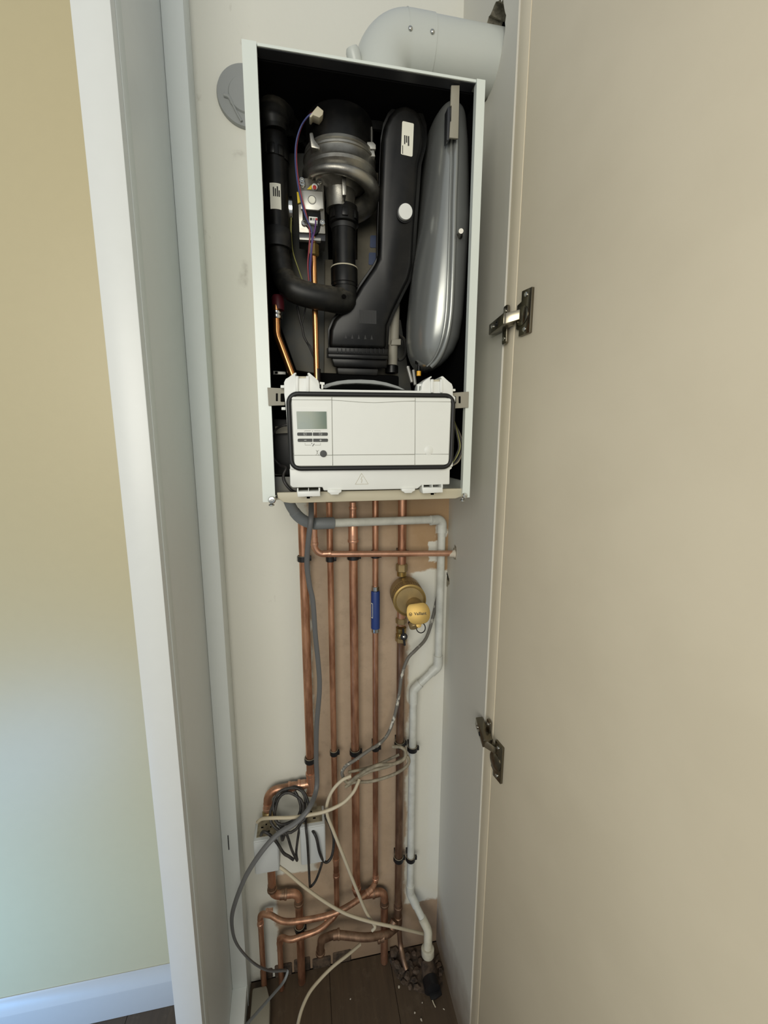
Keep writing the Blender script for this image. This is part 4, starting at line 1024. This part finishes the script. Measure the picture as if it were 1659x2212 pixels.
# ---- brass filter with its valve
ft = thing('system_filter', 'round brass system filter with a lettered plate, on the dark copper pipe', 'filter', (t6.x, WY, P(866, 1390, WY).z))
nz = P(868, 1226, WY).z
def hexnut(par, c, r, h, mt='brass', name='brass_nut'):
    MB().lathe([(r*0.86, -h), (r, -h*0.75), (r, h*0.75), (r*0.86, h)], c, UP, 6).build(name, mt, par, smooth=False)
hexnut(ft, Vector((t6.x, WY, nz)), 0.0155, 0.011, 'brass_dull')
MB().lathe([(0.0125, -0.012), (0.0125, 0.0)], Vector((t6.x, WY, nz-0.01)), UP, 20).build('neck', 'brass', ft)
A = P(875, 1276, 1.036); B = P(885, 1297, 0.965)
ax = (B-A); ln = ax.length; ax.normalize()
body = MB().lathe([(0.026, -0.012), (0.038, -0.004), (0.0415, 0.006), (0.0415, ln*0.50), (0.0405, ln*0.52), (0.0405, ln*0.9), (0.0415, ln*0.92), (0.0415, ln), (0.0375, ln+0.002), (0.0365, ln-0.001), (0.0350, ln-0.001), (0.0340, ln+0.002), (0.0, ln+0.003)], A, ax, 56).build('filter_body', 'brass_dull', ft, sharp=30)
u_ = ax.orthogonal().normalized(); w_ = ax.cross(u_)
kn = MB()
for k in range(44):
    a = 2*math.pi*k/44; d_ = u_*math.cos(a)+w_*math.sin(a); t_ = -u_*math.sin(a)+w_*math.cos(a)
    p_ = A+ax*(ln*0.55)+d_*0.0402
    kn.prism([p_-t_*0.0013, p_+d_*0.0014-t_*0.0006, p_+d_*0.0014+t_*0.0006, p_+t_*0.0013], ax*ln*0.32)
k_ = kn.build('grip_knurling', 'brass_dull', ft); k_['kind'] = 'stuff'
MB().lathe([(0.0396, 0), (0.0414, 0.0008), (0.0414, 0.0022), (0.0390, 0.0028), (0.0385, 0.0008)], A+ax*(ln-0.001), ax, 56).build('bright_rim', 'brass_plate', ft)
plate_c = P(903, 1324, 0.918)
nv = (CAMP-plate_c).normalized(); nv = (nv+Vector((0.06, 0, -0.08))).normalized()
rx = Vector((0, 0, 1)).cross(nv).normalized(); ry = nv.cross(rx)
tilt = Matrix.Rotation(math.radians(4), 3, nv); rx = tilt @ rx; ry = tilt @ ry
spout = [B+Vector((0.010, 0.004, -0.010)), plate_c-nv*0.0105]
MB().tube(spout, [0.020, 0.0195], 24).build('drain_spout', 'brass_dull', ft)
s_ = mpp(plate_c)
pl = [(-25, 3), (-23, 13), (-18, 19), (-10, 20), (2, 21), (12, 21.5), (19, 18), (24.5, 9), (26, -1), (24, -12), (18, -20), (8, -23.5), (-4, -24), (-14, -21.5), (-21, -15), (-24.5, -6)]
pl = [(p.x, p.y) for p in spline([Vector((a, b_, 0)) for a, b_ in pl], 2)]
bp = MB().prism([plate_c+rx*(a*s_)+ry*(b_*s_) for a, b_ in pl], nv*0.004).build('name_plate', 'brass_plate', ft, bevel=0.0008)
def text(body_, c, rx, ry, size, mt, par, name, bold=0.0):
    cu = bpy.data.curves.new('lettering', 'FONT'); cu.body = body_; cu.size = size; cu.align_x = 'CENTER'; cu.align_y = 'CENTER'; cu.extrude = 0.00015; cu.offset = bold
    cu.resolution_u = 3
    tmp = bpy.data.objects.new('tmp', cu); COL.objects.link(tmp)
    C.view_layer.update()
    me = bpy.data.meshes.new_from_object(tmp.evaluated_get(C.evaluated_depsgraph_get()))
    bpy.data.objects.remove(tmp); bpy.data.curves.remove(cu)
    nn = rx.cross(ry)
    for v in me.vertices:
        x, y, z = v.co; v.co = rx*x+ry*y+nn*z
    me.materials.clear(); me.materials.append(M[mt])
    o = bpy.data.objects.new(name, me); COL.objects.link(o); place(o, c, par); return o
pf = plate_c+nv*0.0042
text('Vaillant', pf+rx*(4.5*s_)+ry*(-1.5*s_), rx, ry, 8.9*s_, 'ink', bp, 'lettering', 0.00020)
lg = pf-rx*(16.5*s_)-ry*(1.8*s_)
MB().tube(circle(lg, 3.3*s_, 24, rx, ry), 0.00055, 5, closed=True).build('emblem_ring', 'ink', bp)
for pts_ in (((-1.2, 1.6), (-1.7, -0.4), (-0.6, -1.8)), ((1.2, 1.6), (1.7, -0.4), (0.6, -1.8)), ((-0.9, 0.4), (0, -0.6), (0.9, 0.4)), ((0, -0.6), (0, -2.2))):
    MB().tube([lg+rx*(a*s_)+ry*(b_*s_) for a, b_ in pts_], 0.0005, 5).build('emblem_mark', 'ink', bp)
# drain cap, strap and lever valve
d0 = P(894, 1350, 0.935)
MB().lathe([(0.0115, -0.007), (0.0125, -0.005), (0.0125, 0.005), (0.0115, 0.007)], d0, (0.1, -0.75, -0.6), 24).build('drain_cap', 'brass_dull', ft)
MB().lathe([(0.0128, 0.005), (0.0128, 0.009), (0.0118, 0.0095)], d0, (-0.1, 0.75, 0.6), 24).build('cap_seal', 'clip_black', ft)
d1 = P(904.5, 1350, 0.922)
MB().lathe([(0.0062, -0.004), (0.0068, 0.0), (0.0062, 0.0026), (0.0022, 0.0030), (0.002, 0.0015), (0, 0.0015)], d1, nv, 20).build('bleed_screw', 'brass_plate', ft)
cs = P(909, 1356, 0.935)
MB().tube([cs+rx*(10*s_*math.cos(t))+ry*(11*s_*math.sin(t)) for t in [2*math.pi*k/24 for k in range(24)]], 0.0016, 8, closed=True, flat=(1.6, 0.8)).build('cap_strap', 'clip_black', ft)
MB().tube([Vector((t6.x, WY, P(866, 1310, WY).z)), Vector((t6.x, WY, P(866, 1350, WY).z))], r22, 20).build('pipe_stub', 'copper', ft)
hexnut(ft, Vector((t6.x, WY, P(866, 1346, WY-0.015).z)), 0.0150, 0.0085, 'brass_dull')
MB().lathe([(0.0135, 0), (0.0145, 0.003), (0.0145, 0.012), (0.0125, 0.015), (0.0140, 0.02), (0.0140, 0.030)], Vector((t6.x, WY, P(866, 1383, WY-0.014).z)), UP, 24).build('valve_body', 'brass', ft)
hexnut(ft, Vector((t6.x, WY, P(866, 1386, WY-0.015).z)), 0.0155, 0.0075, 'brass_dull')
lv = P(871.5, 1375, WY-0.022)
lo_ = MB().lathe([(0.0085, 0), (0.0095, 0.002), (0.0095, 0.006), (0.007, 0.008), (0.0045, 0.008), (0.0045, 0.006), (0, 0.006)], lv, (0.05, -0.9, 0.35), 22).build('lever_hub', 'clip_black', ft)
MB().lathe([(0.0036, 0.005), (0.0036, 0.0085), (0.002, 0.0092), (0, 0.0092)], lv, (0.05, -0.9, 0.35), 6).build('lever_bolt', 'chrome', ft)
MB().tube([P(871, 1358, WY-0.026), P(871.5, 1372, WY-0.026)], 0.0030, 8).build('lever_arm', 'clip_black', ft)
MB().tube([P(872.5, 1378, WY-0.026), P(874, 1394, WY-0.028)], 0.0032, 8).build('lever_arm', 'clip_black', ft)

# ---- condensate hose and white waste pipe
hs = spline([P(622, 1078, 0.93), P(630, 1096, 0.938), P(644, 1115, 0.950), P(662, 1127, 0.962), P(682, 1131, 0.970)], 8)
ho = tag(MB().tube(hs, 0.0115, 18).build('condensate_hose', 'hose_grey', None), 'grey ribbed hose curving from under the boiler into the waste pipe', 'hose')
mb = MB()
for i in range(12, len(hs)-2):
    for f_ in (0.0, 0.5):
        p_ = hs[i].lerp(hs[i+1], f_); t_ = (hs[i+1]-hs[i]).normalized()
        mb.lathe([(0.0112, -0.0012), (0.0128, 0), (0.0112, 0.0012)], p_, t_, 18)
rb = mb.build('hose_ribs', 'hose_grey', ho); rb['kind'] = 'stuff'
cz = P(958, 1122, 1.034)
w0 = P(676, 1130.5, 0.970); w0.z = P(700, 1130, 0.972).z
c0 = P(955, 1122, 1.034)
wx = P(951, 1250, 1.037).x
wz = c0.z
corner = Vector((wx, 1.036, wz))
dirw = (corner-w0)
MB().tube([w0, w0+dirw.normalized()*0.050], 0.0140, 22).build('hose_cuff', 'hose_grey', ho, bevel=0.001)
ws = [w0+dirw.normalized()*0.045, corner]
v1 = Vector((wx, 1.036, P(943, 1440, 1.036).z))
v2 = P(893, 1490, 1.036)
v3 = Vector((v2.x, 1.036, P(886, 1930, 1.036).z))
v4 = P(925, 2010, 0.985); v5 = P(924, 2052, 0.965); v5.z = max(v5.z, 0.055)
wp = tag(MB().tube(fillet([ws[0], corner, v1, v2, v3, v4, v5], [0.014, 0.016, 0.016, 0.03, 0.03], 7), 0.0104, 20).build('waste_pipe', 'waste', None, sharp=50), 'white plastic waste pipe zigzagging down the corner to the floor', 'pipe')
def sock(a, b_, r=0.0126, mt='waste', name='socket_fitting'):
    return MB().tube([a, b_], r, 20).build(name, mt, wp, bevel=0.0008, seg=1)
MB().tube(fillet([corner+Vector((-0.034, -0.0105, 0)), corner, corner-UP*0.036], 0.016, 8), 0.0128, 20).build('elbow', 'waste', wp, sharp=50)
dv = (v2-v1).normalized()
MB().tube(fillet([v1+UP*0.034, v1, v1+dv*0.026], 0.016, 6), 0.0126, 20).build('elbow', 'waste', wp, sharp=50)
MB().tube(fillet([v2-dv*0.026, v2, v2-UP*0.040], 0.016, 6), 0.0126, 20).build('elbow', 'waste', wp, sharp=50)
dv = (v4-v3).normalized()
MB().tube(fillet([v3+UP*0.03, v3, v3+dv*0.036], 0.02, 6), 0.0122, 20).build('elbow', 'waste', wp, sharp=50)
MB().tube(fillet([v4-dv*0.036, v4, v5], 0.03, 6), 0.0124, 20).build('elbow', 'waste_old', wp, sharp=50)
MB().lathe([(0.018, -0.012), (0.019, -0.010), (0.019, 0.008), (0.016, 0.010), (0.013, 0.010)], v5-UP*0.004, (0.0, 0.15, 1), 24).build('floor_socket', 'waste_old', wp)
clip('black clip on the white waste pipe beside the coil end', None, v2.x, 1.036, 1622, 0.0104, 893)
clip('lowest black clip on the white waste pipe', None, v2.x, 1.036, 1861, 0.0104, 886)

# ================================================================== CABLE BOXES
def box_unit(label, tl, tr, yb_top, yt_front, yb_front, BYK):
    # tl/tr: pixel x of the two sides at the front-top edge; solved so the top face reads from yb_top (rear) to yt_front
    zt_ = P((tl+tr)/2, yb_top, BYK).z
    lo, hi = 0.85, BYK
    for _ in range(40):
        mid_ = (lo+hi)/2
        if P((tl+tr)/2, yt_front, mid_).z > zt_: lo = mid_
        else: hi = mid_
    yf = (lo+hi)/2
    yf = max(yf, BYK-0.062)
    zb_ = P((tl+tr)/2, yb_front, yf).z
    xl_, xr_ = P(tl, yt_front, yf).x, P(tr, yt_front, yf).x
    t = thing('cable_box', label, 'junction box', ((xl_+xr_)/2, (yf+BYK)/2, zb_))
    MB().bbox((xl_, yf, zb_), (xr_, BYK, zt_)).build('housing', 'socket_white', t, bevel=0.004, seg=3)
    fr = 0.007
    tp = MB().bbox((xl_+fr, yf+fr*1.6, zt_-0.0005), (xr_-fr, BYK-0.002, zt_+0.0012)).build('dusty_top', 'socket_dust', t, bevel=0.0005, seg=1)
    for fx_, fy_, w_ in ((0.25, 0.55, 0.006), (0.45, 0.7, 0.004), (0.7, 0.5, 0.004), (0.6, 0.25, 0.007)):
        c = Vector((xl_+fr+(xr_-xl_-2*fr)*fx_, yf+fr*1.6+(BYK-yf-2*fr)*fy_, zt_+0.0013))
        MB().box(c, (w_, 0.004, 0.0006)).build('knockout', 'void', tp)
    MB().bbox((xl_+0.003, yf-0.0012, zb_+(zt_-zb_)*0.02), (xr_-0.003, yf+0.002, zb_+(zt_-zb_)*0.985)).build('front_plate', 'socket_white', t, bevel=0.001, seg=2)
    return t, xl_, xr_, yf, zb_, zt_
bxA = box_unit('white cable box next to the batten, white cable running from its top', 547, 602, 1770, 1826, 1886, 1.020)
bxB = box_unit('white cable box beside the thin copper pipe, looped with dark cables', 648, 703, 1742, 1806, 1866, 1.020)

# ================================================================== CABLES
def cable(name, label, mt, pts, r, n=14, flat=None, k=7):
    q = spline([P(*p) if len(p) == 3 else Vector(p[:3]) for p in pts], k)
    for v in q: v.z = max(v.z, r*1.05)
    return tag(MB().tube(q, r, n, flat=flat).build(name, mt, None), label, 'cable')
cg = cable('flat_cable', 'long flat grey cable hanging from the boiler and curling onto the floor', 'cable_grey',
      [(672, 1078, 0.99), (672, 1116, 0.944), (667, 1160, 0.943), (663, 1215, 0.955), (668, 1262, 0.96), (676, 1300, 0.962), (681, 1370, 0.965), (688, 1440, 0.968), (690, 1490, 0.97), (684, 1570, 0.975), (683, 1640, 0.978), (684, 1700, 0.972), (668, 1745, 0.930), (638, 1778, 0.918), (600, 1802, 0.915), (565, 1840, 0.905), (530, 1895, 0.90), (505, 1960, 0.90), (501, 2000, 0.905), (512, 2040, 0.915), (545, 2078, 0.93), (580, 2096, 0.945), (618, 2096, 0.955)], 0.0042, 12, flat=(0.7, 1.45))
q = spline([P(*p) for p in [(617, 2095, 0.956), (621, 2100, 0.954), (612, 2122, 0.94), (590, 2148, 0.91), (560, 2182, 0.87), (530, 2216, 0.83)]], 7)
for v in q: v.z = max(v.z, 0.003)
MB().tube(q, 0.0026, 8, flat=(0.5, 1.3)).build('stripped_tail', 'hose_grey', cg)
cable('white_cable', 'white cable looping from the box by the batten up into the cable coil', 'cable_white',
      [(556, 1776, 1.0), (566, 1769, 0.985), (590, 1767, 0.958), (630, 1766, 0.941), (670, 1760, 0.942), (705, 1752, 0.936), (740, 1735, 0.94), (762, 1713, 0.95), (772, 1694, 0.962), (776, 1684, 0.97)], 0.0042)
cable('white_cable', 'white cable dropping from the coil past the thin pipe to the floor pipe', 'cable_white',
      [(758, 1676, 0.958), (738, 1686, 0.955), (718, 1708, 0.953), (707, 1735, 0.953), (707, 1760, 0.953), (720, 1795, 0.953), (742, 1850, 0.955), (768, 1916, 0.963), (790, 1968, 0.968), (806, 1994, 0.968), (810, 2003, 0.965), (804, 2010, 0.966)], 0.0042)
cable('white_cable', 'white cable slanting from beside the box by the batten to the waste pipe', 'cable_white',
      [(603, 1872, 0.965), (622, 1886, 0.962), (660, 1918, 0.960), (705, 1950, 0.958), (748, 1974, 0.956), (800, 1991, 0.955), (850, 2002, 0.958), (885, 2010, 0.985), (918, 2018, 1.008)], 0.0042)
cable('white_cable', 'white cable lying on the floorboards, curving towards the room', 'cable_white',
      [(778, 2040, 1.0), (752, 2062, 0.975), (720, 2087, 0.95), (690, 2117, 0.925), (668, 2145, 0.90), (652, 2180, 0.87), (643, 2216, 0.84), (640, 2245, 0.81)], 0.0042)
cable('dusty_cable', 'dusty paint-splashed cable from behind the filter down to the coil', 'cable_paint',
      [(946, 1285, 1.058), (936, 1330, 1.054), (927, 1362, 1.04), (917, 1384, 1.022), (898, 1404, 1.005), (880, 1424, 1.0), (868, 1460, 1.0), (862, 1500, 1.0), (852, 1548, 1.0), (838, 1585, 0.998), (820, 1606, 0.985), (795, 1622, 0.975), (768, 1641, 0.968), (748, 1654, 0.965), (739, 1668, 0.963), (741, 1678, 0.965)], 0.0043)
coil = [(741, 1680, 0.965), (752, 1690, 0.967), (770, 1678, 0.958), (795, 1662, 0.95), (820, 1652, 0.945), (850, 1650, 0.945), (872, 1640, 0.95), (876, 1624, 0.955), (866, 1614, 0.962), (848, 1613, 0.97)]
cable('dusty_cable', 'pale dusty cable forming the upper loop of the coil', 'cable_dusty', coil, 0.0044)
cable('dusty_cable', 'pale dusty cable forming the lower loop of the coil', 'cable_dusty',
      [(746, 1700, 0.978), (765, 1690, 0.976), (800, 1688, 0.97), (840, 1677, 0.962), (870, 1662, 0.956), (883, 1648, 0.956), (880, 1634, 0.957), (868, 1640, 0.966), (840, 1655, 0.972), (800, 1666, 0.976), (768, 1682, 0.974), (750, 1697, 0.969)], 0.0040)
cable('dusty_cable', 'pale dusty cable strand inside the coil', 'cable_dusty',
      [(752, 1668, 0.972), (780, 1662, 0.975), (815, 1652, 0.978), (845, 1638, 0.98), (862, 1630, 0.978)], 0.0036)
# black coil round the tee pipe
cc = P(626, 1748, 0.990)
cn = (CAMP-cc).normalized(); cu = (Vector((1, 0, 0))-cn*cn.x).normalized(); cw = cn.cross(cu)
pts = []
for k in range(0, 78):
    a = math.radians(-60+k*15.5); tt = k/77
    rr_ = 0.0475-0.011*tt+0.0025*math.sin(k*0.9)
    c_ = cc+cu*(0.004*math.sin(k*0.23)-0.006*tt)+cw*(0.006*math.cos(k*0.17)+0.004*tt)
    pts.append(c_+cu*(rr_*math.cos(a))+cw*(rr_*math.sin(a))+cn*(0.010*tt+0.0035*math.sin(k*0.405)))
tag(MB().tube(pts, 0.0036, 12).build('black_cable', 'cable_dark', None), 'coiled black cable between the copper elbow and the boxes', 'cable')
cable('black_cable', 'black cable looping from the dusty top of the box by the batten', 'cable_dark',
      [(563, 1806, 0.975), (568, 1797, 0.962), (580, 1801, 0.955), (598, 1820, 0.950), (612, 1842, 0.948), (624, 1850, 0.948), (634, 1857, 0.948)], 0.0037)
cable('black_cable', 'black cable hanging in a tight V between the two boxes', 'cable_dark',
      [(607, 1790, 0.955), (610, 1815, 0.952), (618, 1800, 0.95), (630, 1835, 0.952), (638, 1852, 0.955), (642, 1858, 0.958), (640, 1840, 0.962), (645, 1800, 0.965), (650, 1775, 0.97), (656, 1764, 0.975)], 0.0033)
cable('black_cable', 'black cable hanging straight down in front of the box by the pipes', 'cable_dark',
      [(660, 1766, 0.985), (661, 1790, 0.951), (664, 1820, 0.945), (667, 1870, 0.955), (669, 1908, 0.975), (671, 1915, 0.98), (682, 1902, 0.985), (694, 1870, 0.985), (698, 1850, 0.985)], 0.0032)
cable('black_cable', 'black cable arching from the top of the box by the pipes', 'cable_dark',
      [(668, 1786, 0.985), (677, 1797, 0.954), (684, 1812, 0.946), (690, 1840, 0.947), (698, 1858, 0.96), (707, 1862, 0.965), (717, 1848, 0.97), (721, 1815, 0.975), (714, 1785, 0.98), (702, 1762, 0.985)], 0.0036)

# ================================================================== FLOOR CLUTTER
cpf = P(562, 2170, 0.93); fz0 = 0.0
pa = [PZ(x, y, 0.035) for x, y in ((545, 2134), (576, 2127), (584, 2160), (582, 2214), (538, 2222))]
pv = MB().prism([p+UP*0 for p in pa], (0, 0, -0.035)).build('plastic_box', 'trap_grey', None, bevel=0.005, seg=2)
tag(pv, 'cream plastic box lying on the floor beside the partition', 'box')
# rough brickwork showing under the plaster edge: separate bricks in the back wall foot
wb = bpy.data.objects['wall_back']
for i, (xa, xb) in enumerate(((560, 590), (592, 632), (634, 672), (674, 716), (718, 760))):
    p0_, p1_ = P(xa, 2090, YB), P(xb, 2088, YB)
    h = 0.036+0.006*((i*7) % 3)
    mb = MB().bbox((p0_.x+0.002, YB-0.004-0.002*(i % 2), 0.0), (p1_.x-0.002, YB+0.01, h)); mb.build('brick', 'rubble', wb, bevel=0.003, seg=1)
sp_ = PZ(925, 2112, 0.03)
fit = thing('soil_fitting', 'grey pipe stub with a torn black rubber end in the rubble', 'pipe fitting', (sp_.x, sp_.y, 0))
q0, q1, q2 = PZ(924, 2082, 0.03), PZ(929, 2118, 0.027), PZ(934, 2138, 0.026)
MB().tube([q0, q1], 0.021, 20).build('grey_sleeve', 'rubble', fit)
MB().tube([q1-Vector((0, -0.004, 0)), q2], [0.0225, 0.0235], 20).build('rubber_boot', 'clip_black', fit)
tp_ = [PZ(x, y, 0.012) for x, y in ((922, 2136), (950, 2132), (955, 2150), (942, 2160), (931, 2161))]
MB().prism(tp_, (0, 0, 0.006)).build('torn_flap', 'clip_black', fit, bevel=0.001)
MB().tube([PZ(934, 2160, 0.006), PZ(937, 2168, 0.004), PZ(941, 2176, 0.003)], 0.0016, 6).build('loose_thread', 'cable_white', fit)
# scattered stones, each its own lump
def stone(px, py, r, mt='rubble'):
    n = random.choice((5, 6, 7)); sx, sy, sz_ = random.uniform(0.7, 1.5), random.uniform(0.6, 1.2), random.uniform(0.35, 0.7)
    rot = Matrix.Rotation(random.uniform(0, 6.28), 3, 'Z') @ Matrix.Rotation(random.uniform(-0.5, 0.5), 3, 'X')
    c = PZ(px, py, r*0.5); mb = MB(); rings = []
    for j in range(1, 4):
        ph = math.pi*j/4
        rings.append([c+rot @ Vector((r*sx*math.sin(ph)*math.cos(2*math.pi*k/n)*random.uniform(0.7, 1.2), r*sy*math.sin(ph)*math.sin(2*math.pi*k/n)*random.uniform(0.7, 1.2), r*sz_*math.cos(ph)*random.uniform(0.8, 1.2))) for k in range(n)])
    mb.loft(rings); o = mb.build('stone', mt, None, smooth=False)
    lo = min(v.co.z for v in o.data.vertices); o.location.z = -lo+0.0002
    return o
STONES = [(852, 2058, .016), (846, 2075, .012), (858, 2084, .014), (868, 2098, .011), (880, 2068, .013), (888, 2084, .010), (880, 2108, .015), (894, 2118, .010), (900, 2098, .012), (900, 2132, .012), (886, 2132, .009), (948, 2084, .012), (944, 2072, .010), (952, 2100, .011), (872, 2120, .010), (908, 2076, .012), (862, 2108, .008), (895, 2062, .010)]
for x, y, r in STONES:
    tag(stone(x, y, r), 'rough brown stone in the broken floor around the waste pipe', 'stone', 'stones in the broken floor')
for x, y, r in ((910, 2203, .005), (862, 2132, .003), (896, 2188, .003), (912, 2166, .002), (959, 2180, .002), (757, 2158, .002)):
    tag(stone(x, y, r, 'mortar_white'), 'small pale plaster crumb on the dark floorboards', 'crumb', 'plaster crumbs on the floorboards')
# dark gap in the floor where the boards are broken away
q = [PZ(x, y, 0.0006) for x, y in ((838, 2062), (870, 2045), (930, 2050), (944, 2075), (958, 2130), (930, 2150), (900, 2142), (878, 2128), (858, 2112), (846, 2088))]
MB().prism(q, (0, 0, -0.0006)).build('broken_patch', 'rubble', floor, smooth=False)
